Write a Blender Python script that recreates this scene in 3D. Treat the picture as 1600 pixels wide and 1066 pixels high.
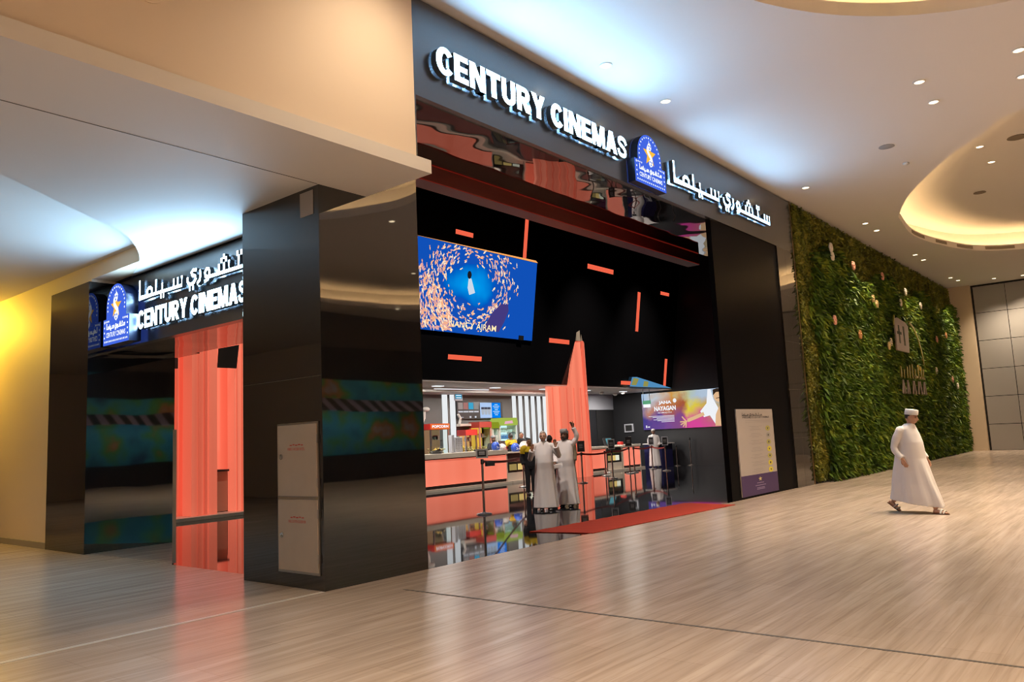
import bpy, bmesh, math, random
import numpy as np
from mathutils import Vector, Matrix

random.seed(7)
RNG = np.random.default_rng(7)
PI = math.pi
for _o in list(bpy.data.objects):
    bpy.data.objects.remove(_o)
SC = bpy.context.scene
COL = SC.collection

# ------------------------------------------------------------------ camera
cam_d = bpy.data.cameras.new('camera')
cam_d.sensor_width = 36.0
cam_d.lens = 27.4717
cam_d.clip_end = 200
cam = bpy.data.objects.new('camera', cam_d)
COL.objects.link(cam)
CAM_ROT = ((0.638272, -0.065335, -0.767034), (-0.768395, -0.114486, -0.629652), (-0.046676, 0.991274, -0.123276))
cam.matrix_world = Matrix(((CAM_ROT[0][0], CAM_ROT[0][1], CAM_ROT[0][2], -5.53),
                           (CAM_ROT[1][0], CAM_ROT[1][1], CAM_ROT[1][2], -7.40),
                           (CAM_ROT[2][0], CAM_ROT[2][1], CAM_ROT[2][2], 1.60),
                           (0, 0, 0, 1)))
SC.camera = cam

# ------------------------------------------------------------------ view, world
SC.view_settings.view_transform = 'Standard'
SC.view_settings.look = 'None'
SC.view_settings.gamma = 1.0
SC.view_settings.use_curve_mapping = False
SC.view_settings.exposure = 0.10
W = bpy.data.worlds.new('world')
SC.world = W
W.use_nodes = True
W.node_tree.nodes['Background'].inputs[0].default_value = (0.9, 0.8, 0.7, 1)
W.node_tree.nodes['Background'].inputs[1].default_value = 0.03
SC.cycles.filter_width = 1.0
SC.cycles.max_bounces = 8
SC.cycles.diffuse_bounces = 4
SC.cycles.glossy_bounces = 4
SC.cycles.sample_clamp_direct = 14.0
SC.cycles.sample_clamp_indirect = 4.0
SC.cycles.caustics_reflective = False
SC.cycles.caustics_refractive = False

# light levels (watts / emission strengths), tuned together
L_SPOT = 1120.0        # one ceiling downlight
L_COVE = 60.0          # LED strip in the ceiling recesses
L_SIGN = 62.0         # white sign letters
WARM = (1.0, 0.79, 0.56)
COVEC = (1.0, 0.62, 0.27)
COOL = (0.62, 0.80, 1.0)


def lamp(name, kind, loc, power, color, parent=None, target=None, size=0.1, spot=None, blend=0.6, shape=None, size_y=None):
    d = bpy.data.lights.new(name, kind)
    d.energy = power
    d.color = color
    if kind == 'AREA':
        d.size = size
        if shape:
            d.shape = shape
        if size_y:
            d.size_y = size_y
    else:
        d.shadow_soft_size = size
    if kind == 'SPOT':
        d.spot_size = spot or 1.6
        d.spot_blend = blend
    o = bpy.data.objects.new(name, d)
    COL.objects.link(o)
    o.location = loc
    if target is not None:
        o.rotation_euler = (Vector(target) - Vector(loc)).to_track_quat('-Z', 'Y').to_euler()
    if parent is not None:
        o.parent = parent
        o.location = Vector(loc) - wloc(parent)
    return o


# ------------------------------------------------------------------ materials
def nt(m):
    m.use_nodes = True
    t = m.node_tree
    return t, t.nodes['Principled BSDF']


def mat(name, col, rough=0.5, metal=0.0, emit=None, es=0.0, spec=0.5, bump=0.0, bscale=40.0, vary=0.0, vscale=6.0, ior=None, detail=4.0):
    m = bpy.data.materials.new(name)
    t, b = nt(m)
    b.inputs['Base Color'].default_value = (*col, 1)
    b.inputs['Roughness'].default_value = rough
    b.inputs['Metallic'].default_value = metal
    b.inputs['Specular IOR Level'].default_value = spec
    if ior:
        b.inputs['IOR'].default_value = ior
    if emit is not None:
        b.inputs['Emission Color'].default_value = (*emit, 1)
        b.inputs['Emission Strength'].default_value = es
    if bump or vary:
        tc = t.nodes.new('ShaderNodeNewGeometry')
        if vary:
            n = t.nodes.new('ShaderNodeTexNoise')
            n.inputs['Scale'].default_value = vscale
            n.inputs['Detail'].default_value = 4
            t.links.new(tc.outputs['Position'], n.inputs['Vector'])
            mx = t.nodes.new('ShaderNodeMix')
            mx.data_type = 'RGBA'
            mx.inputs['A'].default_value = (*[c * (1 - vary) for c in col], 1)
            mx.inputs['B'].default_value = (*[min(1, c * (1 + vary)) for c in col], 1)
            t.links.new(n.outputs['Fac'], mx.inputs['Factor'])
            t.links.new(mx.outputs['Result'], b.inputs['Base Color'])
        if bump:
            n2 = t.nodes.new('ShaderNodeTexNoise')
            n2.inputs['Scale'].default_value = bscale
            n2.inputs['Detail'].default_value = detail
            t.links.new(tc.outputs['Position'], n2.inputs['Vector'])
            bp = t.nodes.new('ShaderNodeBump')
            bp.inputs['Strength'].default_value = 1.0
            bp.inputs['Distance'].default_value = bump
            t.links.new(n2.outputs['Fac'], bp.inputs['Height'])
            t.links.new(bp.outputs['Normal'], b.inputs['Normal'])
    return m


def emis(name, col, s):
    m = bpy.data.materials.new(name)
    m.use_nodes = True
    t = m.node_tree
    for n in list(t.nodes):
        t.nodes.remove(n)
    e = t.nodes.new('ShaderNodeEmission')
    e.inputs[0].default_value = (*col, 1)
    e.inputs[1].default_value = s
    o = t.nodes.new('ShaderNodeOutputMaterial')
    t.links.new(e.outputs[0], o.inputs[0])
    return m


def ramp(t, stops):
    r = t.nodes.new('ShaderNodeValToRGB')
    e = r.color_ramp.elements
    while len(e) < len(stops):
        e.new(0.5)
    for i, (p, c) in enumerate(stops):
        e[i].position = p
        e[i].color = (*c, 1)
    return r


def stone_floor():
    m = bpy.data.materials.new('vein_cut_beige_stone')
    t, b = nt(m)
    g = t.nodes.new('ShaderNodeNewGeometry')

    def noise(scale, det, vec_scale, dist=0.0):
        mp = t.nodes.new('ShaderNodeMapping')
        mp.inputs['Scale'].default_value = vec_scale
        t.links.new(g.outputs['Position'], mp.inputs['Vector'])
        n = t.nodes.new('ShaderNodeTexNoise')
        n.inputs['Scale'].default_value = scale
        n.inputs['Detail'].default_value = det
        n.inputs['Distortion'].default_value = dist
        t.links.new(mp.outputs[0], n.inputs['Vector'])
        return n
    n1 = noise(1.0, 6, (0.55, 9.0, 1), 0.5)
    n2 = noise(1.0, 5, (1.2, 34.0, 1), 0.4)
    n3 = noise(0.6, 3, (1, 1, 1))
    r1 = ramp(t, [(0.30, (0.41, 0.325, 0.262)), (0.52, (0.50, 0.405, 0.333)), (0.72, (0.58, 0.483, 0.405))])
    t.links.new(n1.outputs['Fac'], r1.inputs[0])
    r2 = ramp(t, [(0.34, (0.72, 0.69, 0.66)), (0.52, (1, 1, 1))])
    t.links.new(n2.outputs['Fac'], r2.inputs[0])
    mul = t.nodes.new('ShaderNodeMix')
    mul.data_type = 'RGBA'
    mul.blend_type = 'MULTIPLY'
    mul.inputs['Factor'].default_value = 0.5
    t.links.new(r1.outputs[0], mul.inputs['A'])
    t.links.new(r2.outputs[0], mul.inputs['B'])
    br = t.nodes.new('ShaderNodeTexBrick')
    br.offset = 0.37
    br.inputs['Color1'].default_value = (0.94, 0.935, 0.93, 1)
    br.inputs['Color2'].default_value = (1.02, 1.015, 1.01, 1)
    br.inputs['Mortar'].default_value = (0.84, 0.81, 0.78, 1)
    br.inputs['Scale'].default_value = 1.0
    br.inputs['Mortar Size'].default_value = 0.0035
    br.inputs['Brick Width'].default_value = 1.2
    br.inputs['Row Height'].default_value = 0.4
    t.links.new(g.outputs['Position'], br.inputs['Vector'])
    mul2 = t.nodes.new('ShaderNodeMix')
    mul2.data_type = 'RGBA'
    mul2.blend_type = 'MULTIPLY'
    mul2.inputs['Factor'].default_value = 1.0
    t.links.new(mul.outputs['Result'], mul2.inputs['A'])
    t.links.new(br.outputs['Color'], mul2.inputs['B'])
    t.links.new(mul2.outputs['Result'], b.inputs['Base Color'])
    rr = t.nodes.new('ShaderNodeMapRange')
    rr.inputs['To Min'].default_value = 0.17
    rr.inputs['To Max'].default_value = 0.30
    t.links.new(n3.outputs['Fac'], rr.inputs['Value'])
    t.links.new(rr.outputs[0], b.inputs['Roughness'])
    b.inputs['Specular IOR Level'].default_value = 0.5
    return m


def gloss_black(name, col=(0.006, 0.006, 0.007), refl=0.16, rough=0.02, wave=0.0, wscale=0.8):
    """polished dark panel: dark base under a reflective lacquer, slightly out of flat"""
    m = bpy.data.materials.new(name)
    t, b = nt(m)
    b.inputs['Base Color'].default_value = (*col, 1)
    b.inputs['Roughness'].default_value = rough
    b.inputs['IOR'].default_value = (1 + math.sqrt(refl)) / (1 - math.sqrt(refl))
    b.inputs['Specular IOR Level'].default_value = 0.5
    if wave:
        g = t.nodes.new('ShaderNodeNewGeometry')
        n = t.nodes.new('ShaderNodeTexNoise')
        n.inputs['Scale'].default_value = wscale
        n.inputs['Detail'].default_value = 1.0
        t.links.new(g.outputs['Position'], n.inputs['Vector'])
        bp = t.nodes.new('ShaderNodeBump')
        bp.inputs['Distance'].default_value = wave
        t.links.new(n.outputs['Fac'], bp.inputs['Height'])
        t.links.new(bp.outputs['Normal'], b.inputs['Normal'])
    return m


def coral_panel(name, c1, c2, s, axis=0, freq=2.2):
    """backlit translucent coral panel; the light varies between the lamps behind it"""
    m = bpy.data.materials.new(name)
    t, b = nt(m)
    g = t.nodes.new('ShaderNodeNewGeometry')
    mp = t.nodes.new('ShaderNodeMapping')
    sc = [0.04, 0.04, 0.03]
    sc[axis] = freq
    mp.inputs['Scale'].default_value = sc
    t.links.new(g.outputs['Position'], mp.inputs['Vector'])
    n = t.nodes.new('ShaderNodeTexNoise')
    n.inputs['Scale'].default_value = 1.0
    n.inputs['Detail'].default_value = 2.0
    t.links.new(mp.outputs[0], n.inputs['Vector'])
    r = ramp(t, [(0.32, c1), (0.68, c2)])
    t.links.new(n.outputs['Fac'], r.inputs[0])
    b.inputs['Base Color'].default_value = (0.55, 0.22, 0.16, 1)
    b.inputs['Roughness'].default_value = 0.4
    t.links.new(r.outputs[0], b.inputs['Emission Color'])
    b.inputs['Emission Strength'].default_value = s
    return m


M = {}
M['floor'] = stone_floor()
M['ceil'] = mat('ceiling_white_paint', (0.66, 0.63, 0.60), 0.8)
M['slab'] = mat('soffit_white_paint', (0.70, 0.67, 0.63), 0.7)
M['cream'] = mat('cream_wall_paint', (0.72, 0.58, 0.42), 0.65)
M['peach'] = mat('peach_wall_paint', (0.72, 0.60, 0.47), 0.7)
M['base'] = mat('baseboard_grey', (0.30, 0.26, 0.21), 0.4)
M['greypanel'] = mat('grey_wall_panel', (0.36, 0.345, 0.33), 0.32, bump=0.0005, bscale=3)
M['joint'] = mat('dark_joint', (0.10, 0.085, 0.07), 0.6)
M['pale_joint'] = mat('pale_joint', (0.58, 0.53, 0.47), 0.3)
M['granite'] = mat('black_granite', (0.012, 0.013, 0.016), 0.035, spec=0.6, ior=1.62)
M['black'] = gloss_black('black_gloss_panel', refl=0.10, rough=0.025, wave=0.004, wscale=0.7)
M['black_soffit'] = gloss_black('black_mirror_soffit', refl=0.17, rough=0.02, wave=0.016, wscale=0.8)
M['black_dim'] = gloss_black('black_lobby_panel', refl=0.03, rough=0.10, wave=0.004)
M['pier_black'] = mat('black_pier_panel', (0.006, 0.006, 0.007), 0.30, spec=0.015)
M['fascia'] = mat('dark_navy_fascia', (0.040, 0.043, 0.050), 0.26, spec=0.5, ior=1.95)
M['fascia_gloss'] = gloss_black('dark_brown_gloss', col=(0.02, 0.018, 0.016), refl=0.20, rough=0.04, wave=0.006, wscale=0.6)
M['opposite'] = mat('dim_brown_wall', (0.10, 0.085, 0.07), 0.6)
M['dark'] = mat('matt_black', (0.012, 0.012, 0.013), 0.6)
M['lobby_wall'] = mat('charcoal_lobby_wall', (0.014, 0.015, 0.018), 0.45, vary=0.15, vscale=2)
M['backwall'] = mat('grey_slate_back_wall', (0.085, 0.083, 0.082), 0.6, vary=0.12, vscale=3)
M['whitepaint'] = mat('white_paint', (0.62, 0.60, 0.58), 0.6)
M['greyboard'] = mat('pale_grey_board', (0.40, 0.41, 0.46), 0.6)
M['stonetop'] = mat('pale_stone_top', (0.66, 0.61, 0.52), 0.3, vary=0.06)
M['redgloss'] = mat('dark_red_lacquer', (0.11, 0.008, 0.005), 0.4)
M['steel'] = mat('brushed_steel', (0.40, 0.38, 0.36), 0.28, 1.0)
M['chrome'] = mat('chrome', (0.7, 0.7, 0.7), 0.12, 1.0)
M['cabsteel'] = mat('satin_steel_door', (0.62, 0.53, 0.45), 0.42, 0.3, bump=0.0012, bscale=7, vary=0.06, vscale=5)
M['redink'] = mat('red_lettering', (0.62, 0.05, 0.03), 0.5)
M['carpet'] = mat('red_carpet', (0.40, 0.035, 0.018), 0.95, bump=0.002, bscale=160, vary=0.12, vscale=60)
M['coral'] = coral_panel('coral_backlit_panel', (0.58, 0.080, 0.042), (0.94, 0.22, 0.13), 0.74)
M['coral_deep'] = coral_panel('coral_backlit_deep', (0.50, 0.055, 0.030), (0.82, 0.13, 0.07), 0.75)
M['coral_counter'] = coral_panel('coral_counter_panel', (0.72, 0.12, 0.065), (0.95, 0.24, 0.16), 0.78, axis=0, freq=0.7)
M['coral_strip'] = emis('coral_light_strip', (0.95, 0.14, 0.07), 0.85)
M['red_led'] = emis('red_led_line', (1.0, 0.06, 0.03), 0.12)
M['letter_face'] = emis('white_letter_face', (0.31, 0.63, 1.0), L_SIGN)
M['letter_face_side'] = emis('white_letter_face_side', (0.40, 0.70, 1.0), L_SIGN * 1.15)
M['letter_side'] = mat('letter_return_grey', (0.05, 0.06, 0.07), 0.4)
M['logo_blue'] = emis('blue_sign_face', (0.055, 0.13, 0.72), 1.0)
M['logo_side'] = mat('navy_sign_return', (0.006, 0.010, 0.035), 0.3)
M['logo_white'] = emis('white_sign_detail', (0.85, 0.90, 1.0), 1.1)
M['logo_gold'] = emis('gold_star', (0.95, 0.50, 0.05), 1.0)
M['led_white'] = emis('white_light_slat', (0.90, 0.93, 0.95), 0.85)
M['lens'] = emis('downlight_lens', (1.0, 0.80, 0.52), 9.0)
M['cove_led'] = emis('warm_led_strip', COVEC, L_COVE)
M['trimring'] = mat('downlight_trim', (0.75, 0.68, 0.58), 0.4)
M['vent'] = mat('vent_shadow', (0.14, 0.11, 0.08), 0.7)
M['grille'] = mat('grey_grille', (0.30, 0.29, 0.29), 0.6)
M['paper'] = mat('white_print', (0.37, 0.335, 0.32), 0.5)
M['ink'] = mat('dark_ink', (0.06, 0.055, 0.06), 0.6)
M['purple'] = mat('purple_print', (0.045, 0.022, 0.10), 0.45)
M['yellow'] = mat('yellow_print', (0.55, 0.48, 0.04), 0.5)
M['skin'] = mat('skin', (0.34, 0.18, 0.115), 0.5)
M['skin_fair'] = mat('skin_fair', (0.50, 0.29, 0.21), 0.5)
M['skin_dark'] = mat('skin_brown', (0.16, 0.078, 0.048), 0.5)
M['hair'] = mat('black_hair', (0.012, 0.010, 0.010), 0.55)
M['hair_grey'] = mat('grey_hair', (0.35, 0.33, 0.31), 0.6)
M['robe_white'] = mat('white_robe_cotton', (0.60, 0.575, 0.575), 0.8)
M['robe_grey'] = mat('pale_grey_robe', (0.64, 0.61, 0.62), 0.8)
M['robe_beige'] = mat('beige_robe', (0.42, 0.33, 0.22), 0.8)
M['cap'] = mat('embroidered_cap', (0.62, 0.60, 0.58), 0.8, vary=0.3, vscale=120)
M['cap_grey'] = mat('grey_patterned_cap', (0.26, 0.26, 0.27), 0.8, vary=0.35, vscale=90)
M['leather'] = mat('brown_leather', (0.11, 0.045, 0.022), 0.5)
M['eye'] = mat('eye_dark', (0.02, 0.014, 0.012), 0.2)
M['lip'] = mat('lip', (0.24, 0.085, 0.065), 0.5)
M['blackcloth'] = mat('black_cloth', (0.012, 0.013, 0.018), 0.85)
M['yellowcloth'] = mat('yellow_cloth', (0.72, 0.52, 0.02), 0.8)
M['jeans'] = mat('blue_denim', (0.035, 0.09, 0.20), 0.85)
M['navycloth'] = mat('navy_cloth', (0.02, 0.022, 0.10), 0.8)
M['belt'] = mat('red_barrier_belt', (0.22, 0.012, 0.010), 0.7)
M['glass'] = None
M['plastic_white'] = mat('white_plastic', (0.62, 0.60, 0.56), 0.4)
M['plastic_black'] = mat('black_plastic', (0.02, 0.02, 0.022), 0.35)
M['plastic_red'] = mat('red_plastic', (0.45, 0.025, 0.02), 0.35)
M['plastic_blue'] = mat('blue_plastic', (0.02, 0.07, 0.42), 0.35)
M['gold'] = mat('gold_foil', (0.72, 0.48, 0.12), 0.3, 0.8)
M['trunk_black'] = M['plastic_black']


def glass_mat():
    m = bpy.data.materials.new('clear_glass')
    t, b = nt(m)
    b.inputs['Base Color'].default_value = (0.86, 0.95, 0.93, 1)
    b.inputs['Roughness'].default_value = 0.0
    b.inputs['IOR'].default_value = 1.45
    tr = t.nodes.new('ShaderNodeBsdfTransparent')
    tr.inputs[0].default_value = (0.88, 0.96, 0.94, 1)
    gl = t.nodes.new('ShaderNodeBsdfGlossy')
    gl.inputs['Roughness'].default_value = 0.01
    mx = t.nodes.new('ShaderNodeMixShader')
    mx.inputs[0].default_value = 0.05
    t.links.new(tr.outputs[0], mx.inputs[1])
    t.links.new(gl.outputs[0], mx.inputs[2])
    t.links.new(mx.outputs[0], t.nodes['Material Output'].inputs[0])
    return m


M['glass'] = glass_mat()


# ------------------------------------------------------------------ mesh helpers
class MB:
    def __init__(self):
        self.v, self.f, self.m = [], [], []
        self.cur = 0

    def add(self, vs, fs, mi=None):
        n = len(self.v)
        self.v.extend([tuple(map(float, p)) for p in vs])
        for f in fs:
            self.f.append([n + i for i in f])
            self.m.append(self.cur if mi is None else mi)
        return self

    def box(self, x0, y0, z0, x1, y1, z1, mi=None):
        vs = [(x0, y0, z0), (x1, y0, z0), (x1, y1, z0), (x0, y1, z0), (x0, y0, z1), (x1, y0, z1), (x1, y1, z1), (x0, y1, z1)]
        return self.add(vs, [(0, 3, 2, 1), (4, 5, 6, 7), (0, 1, 5, 4), (1, 2, 6, 5), (2, 3, 7, 6), (3, 0, 4, 7)], mi)

    def prism(self, pts, vec, mi=None, side_mi=None):
        """polygon (3D points) extruded along vec"""
        n = len(pts)
        vec = Vector(vec)
        vs = [Vector(p) for p in pts] + [Vector(p) + vec for p in pts]
        self.add(vs, [list(range(n))[::-1], list(range(n, 2 * n))], mi)
        k = len(self.v) - 2 * n
        for i in range(n):
            j = (i + 1) % n
            self.f.append([k + i, k + j, k + n + j, k + n + i])
            self.m.append((self.cur if mi is None else mi) if side_mi is None else side_mi)
        return self

    def tube(self, path, r, n=10, mi=None, sx=1.0):
        path = [Vector(p) for p in path]
        rs = r if isinstance(r, (list, tuple)) else [r] * len(path)
        rings = []
        up = Vector((0, 0, 1))
        prev = None
        for i, p in enumerate(path):
            d = (path[min(i + 1, len(path) - 1)] - path[max(i - 1, 0)]).normalized()
            a = prev if prev is not None else (Vector((1, 0, 0)) if abs(d.dot(up)) > 0.9 else up)
            u = (a - d * a.dot(d)).normalized()
            w = d.cross(u)
            prev = u
            rings.append([p + (u * math.cos(2 * PI * k / n) + w * math.sin(2 * PI * k / n) * sx) * rs[i] for k in range(n)])
        vs = [q for ring in rings for q in ring]
        fs = []
        for i in range(len(path) - 1):
            for k in range(n):
                a, b = i * n + k, i * n + (k + 1) % n
                fs.append((a, b, b + n, a + n))
        fs.append(list(range(n))[::-1])
        fs.append(list(range((len(path) - 1) * n, len(path) * n)))
        return self.add(vs, fs, mi)

    def lathe(self, prof, c=(0, 0, 0), n=24, mi=None, cap=True):
        vs, fs = [], []
        for (r, z) in prof:
            for k in range(n):
                a = 2 * PI * k / n
                vs.append((c[0] + r * math.cos(a), c[1] + r * math.sin(a), c[2] + z))
        for i in range(len(prof) - 1):
            for k in range(n):
                a, b = i * n + k, i * n + (k + 1) % n
                fs.append((a, b, b + n, a + n))
        if cap:
            fs.append(list(range(n))[::-1])
            fs.append(list(range((len(prof) - 1) * n, len(prof) * n)))
        return self.add(vs, fs, mi)

    def rings(self, rings, mi=None, cap=True):
        n = len(rings[0])
        vs = [p for r in rings for p in r]
        fs = []
        for i in range(len(rings) - 1):
            for k in range(n):
                a, b = i * n + k, i * n + (k + 1) % n
                fs.append((a, b, b + n, a + n))
        if cap:
            fs.append(list(range(n))[::-1])
            fs.append(list(range((len(rings) - 1) * n, len(rings) * n)))
        return self.add(vs, fs, mi)

    def ell(self, c, r, nu=16, nv=10, rot=None, mi=None):
        vs, fs = [], []
        vs.append(Vector((0, 0, -1)))
        for j in range(1, nv):
            t = -PI / 2 + PI * j / nv
            for i in range(nu):
                a = 2 * PI * i / nu
                vs.append(Vector((math.cos(t) * math.cos(a), math.cos(t) * math.sin(a), math.sin(t))))
        vs.append(Vector((0, 0, 1)))
        for i in range(nu):
            fs.append((0, 1 + (i + 1) % nu, 1 + i))
        for j in range(nv - 2):
            for i in range(nu):
                a, b = 1 + j * nu + i, 1 + j * nu + (i + 1) % nu
                fs.append((a, b, b + nu, a + nu))
        top = len(vs) - 1
        for i in range(nu):
            fs.append((1 + (nv - 2) * nu + i, 1 + (nv - 2) * nu + (i + 1) % nu, top))
        out = []
        for p in vs:
            q = Vector((p.x * r[0], p.y * r[1], p.z * r[2]))
            if rot is not None:
                q = rot @ q
            out.append(q + Vector(c))
        return self.add(out, fs, mi)

    def quad(self, a, b, c, d, mi=None):
        return self.add([a, b, c, d], [(0, 1, 2, 3)], mi)

    def mesh(self, name):
        me = bpy.data.meshes.new(name)
        me.from_pydata(self.v, [], self.f)
        return me


def wloc(o):
    p = Vector((0, 0, 0))
    while o is not None:
        p += o.location
        o = o.parent
    return p


def tag(o, label=None, cat=None, group=None, kind=None):
    if label:
        o['label'] = label
    if cat:
        o['category'] = cat
    if group:
        o['group'] = group
    if kind:
        o['kind'] = kind
    return o


def obj(name, mb, mats, parent=None, label=None, cat=None, group=None, kind=None, bevel=0.0, smooth=False, local=False, fixn=True):
    me = mb.mesh(name)
    if not isinstance(mats, (list, tuple)):
        mats = [mats]
    for m in mats:
        me.materials.append(m)
    me.polygons.foreach_set('material_index', mb.m)
    off = Vector((0, 0, 0)) if (parent is None or local) else wloc(parent)
    if off.length > 0:
        me.transform(Matrix.Translation(-off))
    if fixn:
        b = bmesh.new()
        b.from_mesh(me)
        bmesh.ops.recalc_face_normals(b, faces=b.faces)
        b.to_mesh(me)
        b.free()
    if smooth:
        me.polygons.foreach_set('use_smooth', [True] * len(me.polygons))
        if smooth != 'all':
            me.set_sharp_from_angle(angle=0.7)
    o = bpy.data.objects.new(name, me)
    COL.objects.link(o)
    if parent is not None:
        o.parent = parent
    if bevel:
        bv = o.modifiers.new('bevel', 'BEVEL')
        bv.width = bevel
        bv.segments = 2
        bv.limit_method = 'ANGLE'
    tag(o, label, cat, group, kind)
    return o


def thing(name, label, cat, loc=(0, 0, 0), rz=0.0, group=None, kind=None):
    o = bpy.data.objects.new(name, None)
    o.empty_display_size = 0.1
    COL.objects.link(o)
    o.location = loc
    o.rotation_euler = (0, 0, rz)
    return tag(o, label, cat, group, kind)


def struct(name, mb, m, parent=None, **k):
    return obj(name, mb, m, parent, kind='structure' if parent is None else None, **k)


def dup(root, loc, rz=None, label=None, group=None):
    r = root.copy()
    COL.objects.link(r)
    r.location = loc
    if rz is not None:
        r.rotation_euler = (0, 0, rz)
    if label:
        r['label'] = label
    if group:
        r['group'] = group
    for ch in list(root.children):
        c = ch.copy()
        COL.objects.link(c)
        c.parent = r
        for g in list(ch.children):
            d = g.copy()
            COL.objects.link(d)
            d.parent = c
    return r


def remesh(mb, voxel, name, smooth_it=0):
    """one continuous closed surface from overlapping volumes"""
    me = mb.mesh(name)
    b = bmesh.new()
    b.from_mesh(me)
    bmesh.ops.recalc_face_normals(b, faces=b.faces)
    b.to_mesh(me)
    b.free()
    o = bpy.data.objects.new('tmp', me)
    COL.objects.link(o)
    r = o.modifiers.new('r', 'REMESH')
    r.mode = 'VOXEL'
    r.voxel_size = voxel
    if smooth_it:
        s = o.modifiers.new('s', 'SMOOTH')
        s.iterations = smooth_it
        s.factor = 0.5
    dg = bpy.context.evaluated_depsgraph_get()
    dg.update()
    res = bpy.data.meshes.new_from_object(o.evaluated_get(dg))
    bpy.data.objects.remove(o)
    out = MB()
    out.v = [tuple(v.co) for v in res.vertices]
    out.f = [list(p.vertices) for p in res.polygons]
    out.m = [0] * len(out.f)
    return out


# ------------------------------------------------------------------ lettering
def text_islands(s, bold=0.0, extrude=0.0, spacing=1.0):
    """connected pieces of a line of text, cap height about 0.7, laid in x/y; z is the thickness"""
    c = bpy.data.curves.new('t', 'FONT')
    c.body = s
    c.offset = bold
    c.extrude = extrude
    c.space_character = spacing
    c.resolution_u = 4
    o = bpy.data.objects.new('t', c)
    COL.objects.link(o)
    dg = bpy.context.evaluated_depsgraph_get()
    dg.update()
    me = bpy.data.meshes.new_from_object(o.evaluated_get(dg))
    bpy.data.objects.remove(o)
    b = bmesh.new()
    b.from_mesh(me)
    bmesh.ops.remove_doubles(b, verts=b.verts, dist=1e-5)
    b.verts.ensure_lookup_table()
    seen, isl = set(), []
    for v in b.verts:
        if v.index in seen:
            continue
        st, comp = [v], []
        seen.add(v.index)
        while st:
            q = st.pop()
            comp.append(q)
            for e in q.link_edges:
                w = e.other_vert(q)
                if w.index not in seen:
                    seen.add(w.index)
                    st.append(w)
        idx = {q.index: i for i, q in enumerate(comp)}
        fs = {f for q in comp for f in q.link_faces}
        isl.append(([tuple(q.co) for q in comp], [[idx[x.index] for x in f.verts] for f in fs]))
    b.free()
    isl.sort(key=lambda t: min(p[0] for p in t[0]))
    return isl


def place_text(s, origin, udir, vdir, width, height, depth=0.0, bold=0.0, spacing=1.0, capmax=None):
    """list of MB, one per connected piece, fitted to width x height on a plane; udir x vdir is the outward normal"""
    isl = text_islands(s, bold, 0.5 if depth else 0.0, spacing)
    xs = [p[0] for t in isl for p in t[0]]
    ys = [p[1] for t in isl for p in t[0]]
    x0, x1, y0, y1 = min(xs), max(xs), min(ys), max(ys)
    U, V = Vector(udir), Vector(vdir)
    Nn = U.cross(V)
    O = Vector(origin)
    out = []
    for vs, fs in isl:
        mb = MB()
        P = [O + U * ((p[0] - x0) / (x1 - x0) * width) + V * ((p[1] - y0) / (y1 - y0) * height) + Nn * (p[2] * depth + depth * 0.5) for p in vs]
        for f in fs:
            nz = 0.0
            if depth:
                zs = [vs[i][2] for i in f]
                nz = 1.0 if min(zs) > 0.4 else 0.0
            else:
                nz = 1.0
            mb.m.append(0 if nz > 0.5 else 1)
            mb.f.append(list(f))
        mb.v = [tuple(p) for p in P]
        out.append(mb)
    return out


def merge(mbs):
    o = MB()
    for m in mbs:
        n = len(o.v)
        o.v.extend(m.v)
        o.f.extend([[n + i for i in f] for f in m.f])
        o.m.extend(m.m)
    return o


def text_obj(name, s, origin, udir, vdir, width, height, m, parent, depth=0.0, bold=0.0, spacing=1.0):
    return obj(name, merge(place_text(s, origin, udir, vdir, width, height, depth, bold, spacing)), [m, m], parent, fixn=False)


def catmull(pts, n=8, closed=True):
    out = []
    L = len(pts)
    for i in range(L if closed else L - 1):
        if closed:
            p0, p1, p2, p3 = pts[(i - 1) % L], pts[i], pts[(i + 1) % L], pts[(i + 2) % L]
        else:
            p0, p1, p2, p3 = pts[max(i - 1, 0)], pts[i], pts[i + 1], pts[min(i + 2, L - 1)]
        for k in range(n):
            t = k / n
            out.append(tuple(0.5 * ((2 * b) + (-a + c) * t + (2 * a - 5 * b + 4 * c - d) * t * t + (-a + 3 * b - 3 * c + d) * t ** 3)
                             for a, b, c, d in zip(p0, p1, p2, p3)))
    if not closed:
        out.append(tuple(pts[-1]))
    return out


def filled(outer, holes, z):
    """flat polygon with holes as MB"""
    c = bpy.data.curves.new('p', 'CURVE')
    c.dimensions = '2D'
    c.fill_mode = 'BOTH'
    for poly in [outer] + holes:
        s = c.splines.new('POLY')
        s.points.add(len(poly) - 1)
        for i, p in enumerate(poly):
            s.points[i].co = (p[0], p[1], 0, 1)
        s.use_cyclic_u = True
    o = bpy.data.objects.new('p', c)
    COL.objects.link(o)
    dg = bpy.context.evaluated_depsgraph_get()
    dg.update()
    me = bpy.data.meshes.new_from_object(o.evaluated_get(dg))
    bpy.data.objects.remove(o)
    mb = MB()
    mb.add([(v.co.x, v.co.y, z) for v in me.vertices], [tuple(p.vertices) for p in me.polygons])
    return mb


def offset_poly(pts, d):
    n = len(pts)
    area = sum(pts[i][0] * pts[(i + 1) % n][1] - pts[(i + 1) % n][0] * pts[i][1] for i in range(n))
    sgn = 1 if area > 0 else -1
    out = []
    for i in range(n):
        a, c = Vector(pts[i - 1]), Vector(pts[(i + 1) % n])
        t = (c - a).normalized()
        out.append((pts[i][0] + sgn * t.y * d, pts[i][1] - sgn * t.x * d))
    return out


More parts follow.
